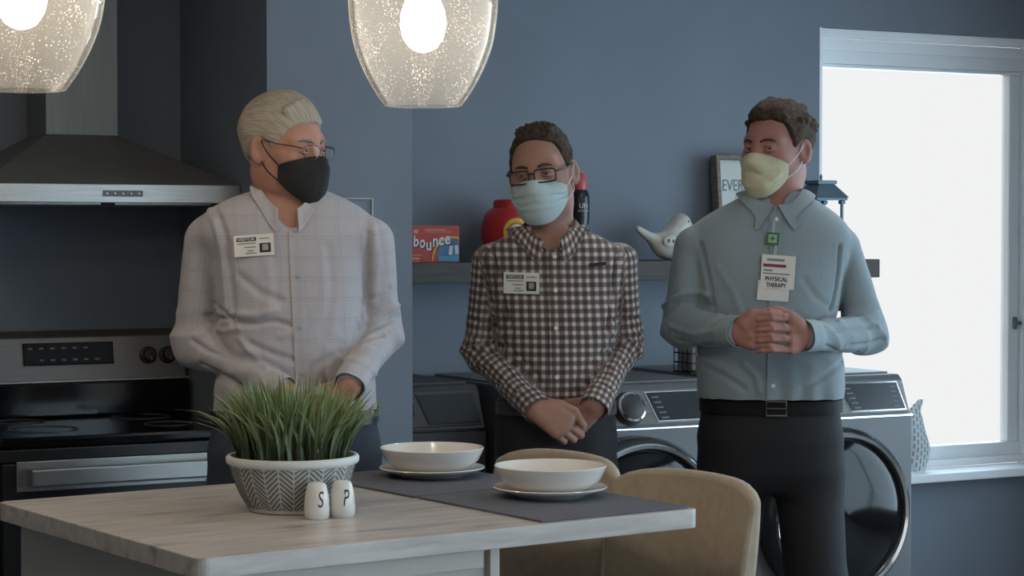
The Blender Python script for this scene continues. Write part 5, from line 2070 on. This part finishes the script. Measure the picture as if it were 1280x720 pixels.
    for i in range(n1):
        an = 2 * math.pi * i / (n1 - 1)
        ca, sa = math.cos(an), math.sin(an)
        e_ = 2 / 2.5
        bx_, by_ = np.sign(ca) * abs(ca) ** e_ * (hw_ * 1.0 + 0.004), np.sign(sa) * abs(sa) ** e_ * (ry_h + 0.004)
        for j in range(3):
            Pb[i, j] = (hipc[0] + bx_ * math.cos(yaw) - by_ * math.sin(yaw), hipc[1] + bx_ * math.sin(yaw) + by_ * math.cos(yaw), zw - 0.030 + 0.034 * j / 2)
    rad = Pb - np.array([hipc[0], hipc[1], 0])
    rad[..., 2] = 0
    belt = sheet('belt', Pb - off, S['belt'], root, 0.003, out=rad)
    fc = np.array([hipc[0], hipc[1], zw - 0.013]) + fw * (ry_h + 0.009) + rt_ * S.get('buckle_x', 0.0)
    bq = np.array([[-1, -1], [1, -1], [1, 1], [-1, 1]])
    tube('buckle', [Vector(fc - off + rt_ * a * 0.026 + np.array([0, 0, 1]) * b * 0.019) for a, b in bq], 0.0032, M_steel, belt, 8, closed=True)
    tube('buckle_prong', [Vector(fc - off + rt_ * a * 0.026) for a in (-1, 1)], 0.002, M_steel, belt, 6)
    for h_, k_, a_ in legs:
        def shoe(p, a_=a_):
            d = sd_cap(p, A3(a_[0], a_[1] + 0.03, 0.045), A3(*(np.array([a_[0], a_[1], 0.04]) + fw * 0.17)), 0.045, 0.038)
            d = smin(d, sd_cap(p, A3(a_[0], a_[1] + 0.01, 0.10), A3(a_[0], a_[1] + 0.01, 0.05), 0.045, 0.045), 0.03)
            return smax(d, 0.0015 - p[:, 2], 0.004).astype(f32)
        V, Q = surface(shoe, (a_[0] - 0.2, a_[1] - 0.28, -0.02), (a_[0] + 0.2, a_[1] + 0.14, 0.18), 0.008, slack=1.8)
        add('shoe', V, Q, mat('shoe_leather', (0.015, 0.012, 0.01), 0.4))
    return H


def lines_on(H, mp_, specs, m, parent):
    for (x, y, w, h) in specs:
        H['card']('print_line', mp_, x - w / 2, x + w / 2, y - h / 2, y + h / 2, m, parent, 0.0003, 0.0012, n=3)

_tr = np.random.RandomState(8)
TUFT1 = [((x * 0.9 - 0.006, 0.046, 0.118 - abs(x) * 0.4), (x + 0.008 + _tr.uniform(-.004, .004), 0.078 - abs(x) * 0.42, 0.090 - abs(x) * 0.2 - _tr.uniform(0, .007)), 0.010, 0.0055) for x in np.linspace(-0.055, 0.055, 12)]
TUFT2 = [((x, y, 0.128 - 4 * x * x - 1.8 * (y - 0.01) ** 2), (x * 1.05 + _tr.uniform(-.006, .006), y + 0.004, 0.140 - 5.5 * x * x - 2.2 * (y - 0.01) ** 2 + _tr.uniform(-.003, .004)), 0.007, 0.002) for x in np.linspace(-0.042, 0.042, 9) for y in np.linspace(-0.03, 0.05, 6)]
TUFT3 = []
for _k in range(70):
    _a, _b = _tr.uniform(-1.35, 1.35), _tr.uniform(-1.3, 1.05)
    _p = np.array([0.082 * math.sin(_a) * math.cos(_b * 0.8), -0.018 + 0.104 * math.sin(_b), 0.048 + 0.094 * math.cos(_a) * math.cos(_b)])
    if _p[2] > 0.05 and not (_p[1] > 0.05 and _p[2] < 0.09):
        TUFT3.append((tuple(_p), tuple(_p + _tr.uniform(-.008, .008, 3)), 0.0095, 0.006))
M_brown_brow = mat('brow_brown', (0.05, 0.03, 0.02), 0.8)
M_grey_brow = mat('brow_grey', (0.22, 0.19, 0.16), 0.8)


# ---- man with grey hair and black mask
def hands1(J):
    a = hand_caps(J['wl'], (0.75, -0.05, -0.75), (-0.1, -0.8, 0.6), 1, (25, 35, 20))
    b = hand_caps(J['wr'], (-0.70, 0.10, -0.75), (0.1, -0.8, 0.6), -1, (25, 35, 20))
    return a + b


H1 = person(dict(
    id='grey_haired_man', seed=3, label='man in pale checked shirt with grey hair, glasses and black mask, standing behind the planter',
    Y=5.02, cx=365, head=(356, 190), hrot=(math.radians(55), math.radians(-4), math.radians(0)), head_dy=-0.02, yaw=math.radians(6), lean=0.0,
    torso=[(232, 340, 392, .05), (241, 306, 416, .07), (254, 274, 444, .088), (272, 250, 466, .104), (294, 246, 474, .115), (320, 264, 462, .122), (360, 270, 458, .136), (400, 273, 459, .150), (440, 271, 464, .158), (480, 268, 468, .156), (512, 268, 468, .15), (535, 268, 468, .15)],
    joints=dict(neck=(362, 262, 0.02), sl=(260, 300, 0.0), el=(247, 428, 0.02), wl=(350, 488, -0.20), sr=(464, 302, 0.0), er=(473, 416, 0.04), wr=(438, 480, -0.20)),
    arm_r=(.055, .057, .034), hands=hands1, skin=(0.40, 0.205, 0.15), brow=M_grey_brow, neck_r=0.060,
    tufts=TUFT1, hair=hair_mat('grey_hair', (0.42, 0.375, 0.31), (0.25, 0.22, 0.18)),
    hair_ell=((0, -0.020, 0.046), (0.088, 0.110, 0.100)), hair_z=[(-0.13, -0.075), (-0.05, -0.07), (-0.025, -0.02), (0.0, 0.012), (0.018, -0.004), (0.03, 0.018), (0.055, 0.056), (0.085, 0.074), (0.12, 0.08)],
    hair_noise=(0.0055, 70), hair_side=0.0, hair_temple=0.3,
    mask=dict(style='seam', top=-0.004, drop=0.026, bot=-0.122, side_bot=-0.066, wide=58, tpow=1.5, bpow=1.6, mat=mat('mask_black_cloth', (0.012, 0.012, 0.014), 0.85, bump=0.1, bscale=300), loopmat=MATS['mask_black_cloth'], loop=0.0018),
    glasses=dict(a=0.0235, b=0.0165, sq=2.6, cx=0.0325, r=0.0009, tr=0.0014, mat=mat('glasses_wire', (0.06, 0.05, 0.045), 0.3, 0.8), z=0.004, y=0.118),
    gaze=(0.15, -0.1),
    shirt=cloth_mat('pale_check_cotton', 'windowpane', base=(0.40, 0.385, 0.405), line=(0.26, 0.29, 0.36), line2=(0.36, 0.27, 0.27), period=0.048),
    vneck=((361, 240, 4.97), (368, 288, 4.880), 0.062, 0.014), hem=520, placket=(369, 288, 380, 512), buttons=(0.02, 0.28, 0.55, 0.82), button_mat=mat('button_grey', (0.33, 0.33, 0.35), 0.4),
    collar=dict(c=(360, 239, 5.0), r=0.063, open=15, back=0.036, v=0.046, leaf=0.038, tip=0.018, flare=0.014, tipout=0.0, fy=1.08, vr=0.020),
    rumple=0.0025,
    folds=[([(x, y, 0) for x, y in p], h, w) for p, h, w in (
        ([(270, 258), (284, 300), (290, 350), (293, 395)], -0.010, 0.008), ([(262, 262), (275, 305), (281, 350), (283, 385)], 0.005, 0.010),
        ([(291, 402), (317, 406), (341, 400), (362, 406)], -0.009, 0.008), ([(290, 392), (318, 394), (345, 388)], 0.006, 0.010),
        ([(258, 394), (275, 398), (293, 396)], -0.009, 0.007), ([(268, 380), (282, 392), (292, 408)], -0.007, 0.007), ([(262, 408), (280, 414), (298, 410)], 0.006, 0.009),
        ([(240, 425), (262, 440), (285, 445)], -0.006, 0.008), ([(252, 455), (276, 470), (302, 484)], -0.006, 0.006), ([(300, 425), (318, 445), (335, 462)], 0.006, 0.010),
        ([(377, 452), (345, 444), (313, 430)], -0.006, 0.010), ([(300, 345), (325, 366), (352, 376)], -0.005, 0.012), ([(350, 420), (372, 414), (378, 400)], 0.004, 0.010),
        ([(461, 292), (460, 320), (457, 350), (453, 398), (442, 430)], -0.010, 0.008), ([(466, 280), (471, 330), (466, 380)], 0.004, 0.012),
        ([(446, 414), (470, 409), (500, 395)], -0.009, 0.007), ([(448, 402), (472, 396), (498, 382)], 0.006, 0.009), ([(438, 436), (460, 422), (480, 418)], -0.007, 0.007), ([(452, 378), (472, 372), (488, 360)], -0.005, 0.008),
        ([(330, 300), (338, 350), (335, 395)], 0.003, 0.014), ([(410, 310), (415, 360), (405, 420)], -0.003, 0.014), ([(425, 440), (400, 452), (388, 462)], -0.005, 0.010))],
    waist=512, hip=0.195, hipx=368, hip_ry=0.14, pants=mat('blue_jeans', (0.035, 0.045, 0.062), 0.85, var=0.2, vscale=14, bump=0.1, bscale=200), belt=mat('belt_black', (0.012, 0.011, 0.011), 0.4)))


def visitor(H, px, py, roll, w, h):
    mp_ = H['flat'](px, py, w, h, roll, 0.002)
    c_ = H['card']('visitor_badge', mp_, -w / 2, w / 2, -h / 2, h / 2, M_whitepaper, H['root'], 0.0006, n=9)
    H['card']('badge_band', mp_, -w * 0.43, w * 0.06, h * 0.20, h * 0.38, M_blackprint, c_, 0.0003, 0.0009, n=5)
    text_obj('badge_lettering', 'VISITOR', 0.02, None, M_whitepaper, c_, bold=0.0004, fit=(w * 0.44, h * 0.115), fn=lambda x, y: mp_([x - w * 0.185], [y + h * 0.29], 0.0018)[0])
    lines_on(H, mp_, [(-w * 0.18, h * 0.10, w * 0.46, h * 0.045), (w * 0.27, h * 0.30, w * 0.26, h * 0.04), (-w * 0.10, -h * 0.08, w * 0.28, h * 0.05), (-w * 0.09, -h * 0.24, w * 0.16, h * 0.05), (-w * 0.08, -h * 0.36, w * 0.28, h * 0.05)], M_greyprint, c_)
    H['card']('badge_photo', mp_, w * 0.14, w * 0.42, -h * 0.36, h * 0.08, M_blackprint, c_, 0.0003, 0.0010, n=5)
    H['card']('badge_portrait', mp_, w * 0.21, w * 0.36, -h * 0.26, h * 0.02, mat('portrait_grey', (0.33, 0.32, 0.30), 0.7), c_, 0.0003, 0.0016, n=3)


visitor(H1, 318, 307, 0.07, 0.094, 0.050)


# ---- man in plaid shirt
def hands2(J):
    a = hand_caps(J['wl'] + A3(0, -0.004, 0), (0.80, -0.14, -0.52), (-0.10, -1.0, 0.30), 1, (38, 62, 35), thumb=((0.045, 0.038), (0.085, 0.045), (0.116, 0.030)), thumb_drop=0.0, scale=1.06)
    b = hand_caps(J['wr'] + A3(0, 0.004, 0), (-0.70, 0.22, -0.62), (0.05, -1.0, 0.15), -1, (22, 30, 20), scale=1.04)
    return a + b


H2 = person(dict(
    id='plaid_man', seed=14, label='man in brown plaid shirt with dark glasses and pale blue mask, hands clasped',
    Y=5.43, cx=695, head=(678, 221), hrot=(math.radians(-14), math.radians(-3), math.radians(-6)), yaw=math.radians(2), lean=0.0,
    torso=[(279, 668, 712, .05), (288, 648, 732, .07), (300, 622, 760, .086), (314, 602, 782, .097), (340, 605, 780, .108), (380, 613, 775, .114), (420, 622, 769, .116), (460, 630, 762, .116), (490, 634, 757, .116), (525, 634, 757, .116)],
    joints=dict(neck=(690, 292, 0.02), sl=(612, 328, 0.0), el=(602, 438, 0.03), wl=(668, 509, -0.17), sr=(775, 326, 0.0), er=(779, 432, 0.04), wr=(744, 506, -0.15)),
    arm_r=(.046, .048, .034), hands=hands2, skin=(0.34, 0.185, 0.14), brow=M_brown_brow, neck_r=0.056,
    tufts=TUFT2, hair=hair_mat('brown_hair', (0.075, 0.052, 0.04), (0.025, 0.018, 0.015)), comb=False,
    hair_ell=((0, -0.014, 0.046), (0.081, 0.106, 0.097)), hair_z=[(-0.13, -0.06), (-0.05, -0.06), (-0.025, -0.02), (0.0, 0.015), (0.018, 0.002), (0.035, 0.04), (0.050, 0.085), (0.07, 0.098), (0.12, 0.106)],
    hair_noise=(0.0045, 170), hair_temple=0.0,
    mask=dict(style='pleat', top=-0.006, drop=0.024, bot=-0.120, side_bot=-0.066, wide=55, bpow=2.2, mat=mat('mask_pale_blue', (0.42, 0.52, 0.53), 0.8, var=0.04, bump=0.06, bscale=250), loopmat=mat('ear_loop_white', (0.6, 0.62, 0.62), 0.7), loop=0.0014),
    glasses=dict(a=0.0265, b=0.0165, sq=5.0, cx=0.0335, r=0.0022, tr=0.0028, mat=mat('glasses_black', (0.015, 0.014, 0.016), 0.25), z=0.003, y=0.119),
    gaze=(-0.1, -0.1),
    shirt=cloth_mat('brown_plaid_cotton', 'gingham', light=(0.55, 0.505, 0.475), mid=(0.185, 0.14, 0.125), dark=(0.055, 0.042, 0.042), period=0.0205),
    vneck=((688, 285, 5.38), (692, 312, 5.315), 0.050, 0.009), hem=512, placket=(694, 316, 697, 500), buttons=(0.28, 0.52, 0.87, 0.05),
    collar=dict(c=(687, 288, 5.42), r=0.062, open=15, back=0.040, v=0.022, leaf=0.040, tip=0.024, flare=0.022, tipout=0.010, fy=1.08, vr=0.024, roll=0.006),
    rumple=0.0025,
    folds=[([(x, y, 0) for x, y in p], h, w) for p, h, w in (
        ([(612, 308), (624, 345), (632, 385), (640, 420)], -0.009, 0.007), ([(774, 302), (768, 340), (764, 380), (758, 415)], -0.009, 0.007),
        ([(585, 420), (605, 428), (628, 420)], 0.007, 0.008), ([(588, 436), (610, 442), (632, 430)], -0.008, 0.007), ([(595, 455), (618, 456), (636, 442)], 0.006, 0.008),
        ([(590, 400), (606, 408), (622, 404)], -0.006, 0.007), ([(600, 478), (622, 482), (640, 470)], -0.005, 0.007),
        ([(760, 420), (780, 414), (800, 418)], 0.007, 0.008), ([(755, 440), (778, 430), (800, 432)], -0.008, 0.007), ([(765, 400), (782, 396), (798, 400)], -0.006, 0.007), ([(748, 462), (768, 462), (786, 452)], -0.005, 0.007),
        ([(640, 440), (665, 460), (680, 485)], -0.005, 0.009), ([(752, 440), (730, 465), (718, 490)], -0.005, 0.009), ([(640, 320), (650, 345), (645, 380)], 0.003, 0.012), ([(735, 345), (745, 380), (738, 415)], -0.003, 0.012))],
    waist=502, hip=0.150, hipx=695, hip_ry=0.108, pants=mat('dark_trousers', (0.014, 0.015, 0.018), 0.8, var=0.1), belt=mat('belt_dark_grey', (0.05, 0.045, 0.045), 0.5)))
visitor(H2, 654, 354, -0.02, 0.094, 0.054)
# pen slot of the breast pocket
mp2 = H2['patch'](748, 333, 0, 0, 0.12, 0.0022)
H2['card']('pocket_opening', mp2, -0.020, 0.024, 0.000, 0.009, mat('pocket_dark', (0.02, 0.018, 0.018), 0.9), H2['shirt'], 0.0005, 0.0006, n=7)


# ---- man in pale blue-grey shirt
def hands3(J):
    Yh = 5.6 - 0.27
    caps = []
    ya = [392, 405, 418.5, 431.5]
    for i, y in enumerate(ya):
        kn = W(940, y + 1, Yh - 0.004)
        caps.append((J['wl'] + A3(0, 0, 0.02 - 0.013 * i), kn, 0.016, 0.0115, 0))
        r = 0.0068 - (0.0005 if i == 3 else 0)
        caps.append((kn, W(963, y + 0.5, Yh - 0.026), r + 0.0008, r, 1))
        caps.append((W(963, y + 0.5, Yh - 0.026), W(980 - 4 * (i == 3), y + 2, Yh - 0.018), r, r - 0.001, 1))
        caps.append((W(980 - 4 * (i == 3), y + 2, Yh - 0.018), W(990 - 6 * (i == 3), y + 4, Yh - 0.002), r - 0.001, r - 0.002, 1))
    yb = [398.5, 411.7, 425, 438]
    for i, y in enumerate(yb):
        kn = W(989, y, Yh - 0.004)
        caps.append((J['wr'] + A3(0, 0, 0.02 - 0.013 * i), kn, 0.016, 0.0115, 0))
        r = 0.0068 - (0.0005 if i == 3 else 0)
        caps.append((kn, W(966, y - 0.5, Yh - 0.028), r + 0.0008, r, 1))
        caps.append((W(966, y - 0.5, Yh - 0.028), W(949 + 4 * (i == 3), y + 1, Yh - 0.020), r, r - 0.001, 1))
        caps.append((W(949 + 4 * (i == 3), y + 1, Yh - 0.020), W(940 + 6 * (i == 3), y + 3, Yh - 0.004), r - 0.001, r - 0.002, 1))
    caps += [(W(930, 404, Yh), W(946, 392, Yh - 0.006), 0.014, 0.011, 0), (W(946, 392, Yh - 0.006), W(962, 389, Yh - 0.012), 0.0105, 0.0095, 1), (W(962, 389, Yh - 0.012), W(974, 391, Yh - 0.012), 0.0095, 0.008, 1)]
    caps += [(W(1000, 406, Yh), W(988, 394, Yh), 0.014, 0.011, 0), (W(988, 394, Yh), W(976, 388, Yh + 0.006), 0.0105, 0.0095, 1), (W(976, 388, Yh + 0.006), W(966, 386, Yh + 0.008), 0.0095, 0.008, 1)]
    return caps


H3 = person(dict(
    id='blue_shirt_man', seed=27, label='man in plain pale blue shirt with yellow mask, fingers interlaced, near the window',
    Y=5.6, cx=965, head=(971, 191), hrot=(math.radians(-40), math.radians(0), math.radians(0)), yaw=math.radians(-5), lean=0.0,
    torso=[(236, 948, 994, .05), (246, 926, 1014, .07), (260, 898, 1036, .086), (278, 868, 1058, .10), (300, 855, 1066, .112), (350, 867, 1052, .122), (400, 872, 1044, .126), (450, 871, 1055, .13), (488, 872, 1057, .132), (505, 876, 1053, .128), (525, 876, 1053, .128)],
    joints=dict(neck=(968, 250, 0.02), sl=(866, 308, 0.0), el=(853, 408, 0.0), wl=(921, 415, -0.245), sr=(1053, 310, 0.0), er=(1083, 418, 0.02), wr=(1006, 420, -0.245)),
    arm_r=(.050, .054, .037), hands=hands3, skin=(0.38, 0.185, 0.15), brow=M_brown_brow, neck_r=0.060,
    tufts=TUFT3, hair=hair_mat('auburn_hair', (0.085, 0.055, 0.04), (0.03, 0.021, 0.016)), comb=False,
    hair_ell=((0, -0.018, 0.048), (0.085, 0.108, 0.098)), hair_z=[(-0.13, -0.06), (-0.05, -0.06), (-0.025, -0.02), (0.0, 0.012), (0.018, -0.012), (0.032, 0.02), (0.05, 0.075), (0.085, 0.088), (0.12, 0.092)],
    hair_add=[((0.0, 0.045, 0.110), (0.045, 0.038, 0.020))], hair_noise=(0.0065, 120), hair_temple=0.0,
    mask=dict(style='crease', creases=[(-0.6, 0.7, 0.1, 0.55, -0.004), (-0.1, 0.45, 0.6, 0.6, -0.004), (-0.3, 0.85, 0.15, 0.75, 0.003), (0.2, 0.2, 0.7, 0.45, 0.004), (-0.6, 0.3, 0.0, 0.25, 0.003), (0.0, 0.65, 0.5, 0.3, -0.003)],
              top=-0.004, drop=0.030, bot=-0.122, side_bot=-0.068, wide=53, bpow=2.0, mat=mat('mask_pale_yellow', (0.57, 0.54, 0.37), 0.8, var=0.05, bump=0.1, bscale=200), loopmat=MATS['ear_loop_white'], loop=0.0015),
    gaze=(0.45, 0.02),
    shirt=cloth_mat('pale_blue_cotton', 'plain', base=(0.25, 0.305, 0.33)),
    vneck=((970, 242, 5.57), (971, 254, 5.54), 0.050, 0.022), hem=507, placket=(971, 268, 966, 500), buttons=(0.05, 0.93),
    collar=dict(c=(968, 249, 5.595), r=0.061, open=3, back=0.040, v=0.016, leaf=0.040, tip=0.028, flare=0.018, tipout=0.010, fy=1.08, vr=0.014, skew=0.42),
    rumple=0.003,
    folds=[([(x, y, 0) for x, y in p], h, w) for p, h, w in (
        ([(876, 305), (884, 335), (890, 370), (892, 392)], -0.010, 0.008), ([(1050, 308), (1048, 335), (1044, 365), (1036, 398)], -0.011, 0.008), ([(1058, 320), (1058, 350), (1054, 380)], 0.002, 0.012),
        ([(828, 396), (842, 380), (866, 378), (892, 382)], -0.012, 0.007), ([(830, 384), (846, 368), (868, 366), (890, 370)], 0.009, 0.009), ([(846, 424), (868, 432), (892, 430)], -0.007, 0.008), ([(838, 408), (866, 418), (892, 414)], 0.006, 0.009), ([(852, 438), (880, 446), (905, 440)], -0.005, 0.007),
        ([(1046, 414), (1070, 412), (1096, 408)], -0.008, 0.007), ([(1048, 402), (1072, 398), (1098, 394)], 0.006, 0.009), ([(1062, 432), (1084, 430), (1104, 424)], -0.006, 0.008), ([(1030, 432), (1050, 440), (1072, 440)], -0.005, 0.007),
        ([(875, 455), (905, 470), (930, 486)], -0.006, 0.010), ([(1054, 452), (1030, 470), (1004, 486)], -0.006, 0.010), ([(898, 335), (915, 362), (925, 390)], 0.003, 0.012), ([(1038, 385), (1020, 372), (1005, 350)], -0.003, 0.012), ([(930, 455), (945, 470), (950, 490)], 0.004, 0.010))],
    waist=500, hip=0.184, hipx=964, hip_ry=0.121, stance=0.125, pants=mat('black_trousers', (0.009, 0.009, 0.011), 0.8, var=0.1), belt=mat('belt_dull_black', (0.006, 0.0055, 0.0055), 0.65, spec=0.25), buckle_x=0.01))
# badge reel, strap and card
mpr = H3['flat'](966, 299, 0.03, 0.03, -0.1, 0.006)
M_reel = mat('reel_green', (0.03, 0.16, 0.06), 0.4)
rl = H3['card']('badge_reel', mpr, -0.0165, 0.0165, -0.0165, 0.0165, M_reel, H3['root'], 0.006, n=3)
H3['card']('reel_face', mpr, -0.011, 0.011, -0.011, 0.011, mat('reel_face', (0.30, 0.45, 0.30), 0.4), rl, 0.0008, 0.0065, n=3)
H3['card']('reel_mark', mpr, -0.006, 0.006, -0.002, 0.002, M_reel, rl, 0.0006, 0.0078, n=3)
H3['card']('reel_mark', mpr, -0.002, 0.002, -0.006, 0.006, M_reel, rl, 0.0006, 0.0078, n=3)
H3['card']('strap', mpr, -0.004, 0.004, 0.016, 0.05, mat('strap_clear', (0.35, 0.42, 0.42), 0.4), rl, 0.001, 0.001, n=3)
H3['card']('strap', mpr, 0.006, 0.014, -0.05, -0.012, MATS['strap_clear'], rl, 0.001, 0.002, n=3)
mpc = H3['flat'](972, 347, 0.085, 0.12, -0.07, 0.004)
bdg = H3['card']('name_badge', mpc, -0.044, 0.044, -0.030, 0.058, M_whitepaper, H3['root'], 0.0012, 0.002, n=3)
H3['card']('badge_insert', mpc, -0.050, 0.032, -0.062, -0.010, M_whitepaper, bdg, 0.0008, 0.0, n=3)
H3['card']('badge_bar', mpc, -0.040, 0.020, 0.026, 0.034, mat('badge_maroon', (0.20, 0.03, 0.05), 0.6), bdg, 0.0004, 0.0034, n=3)
lines_on(H3, lambda x, y, e=0: mpc(x, y, e + 0.0024), [(-0.008, 0.045, 0.046, 0.006), (-0.026, 0.017, 0.024, 0.004), (-0.004, 0.009, 0.07, 0.003)], M_greyprint, bdg)
text_obj('badge_lettering', 'PHYSICAL', 0.02, None, M_blackprint, bdg, bold=0.0004, fit=(0.058, 0.0115), fn=lambda x, y: mpc([x - 0.003], [y - 0.0045], 0.0042)[0])
text_obj('badge_lettering', 'THERAPY', 0.02, None, M_blackprint, bdg, bold=0.0004, fit=(0.052, 0.0115), fn=lambda x, y: mpc([x - 0.003], [y - 0.0205], 0.0042)[0])
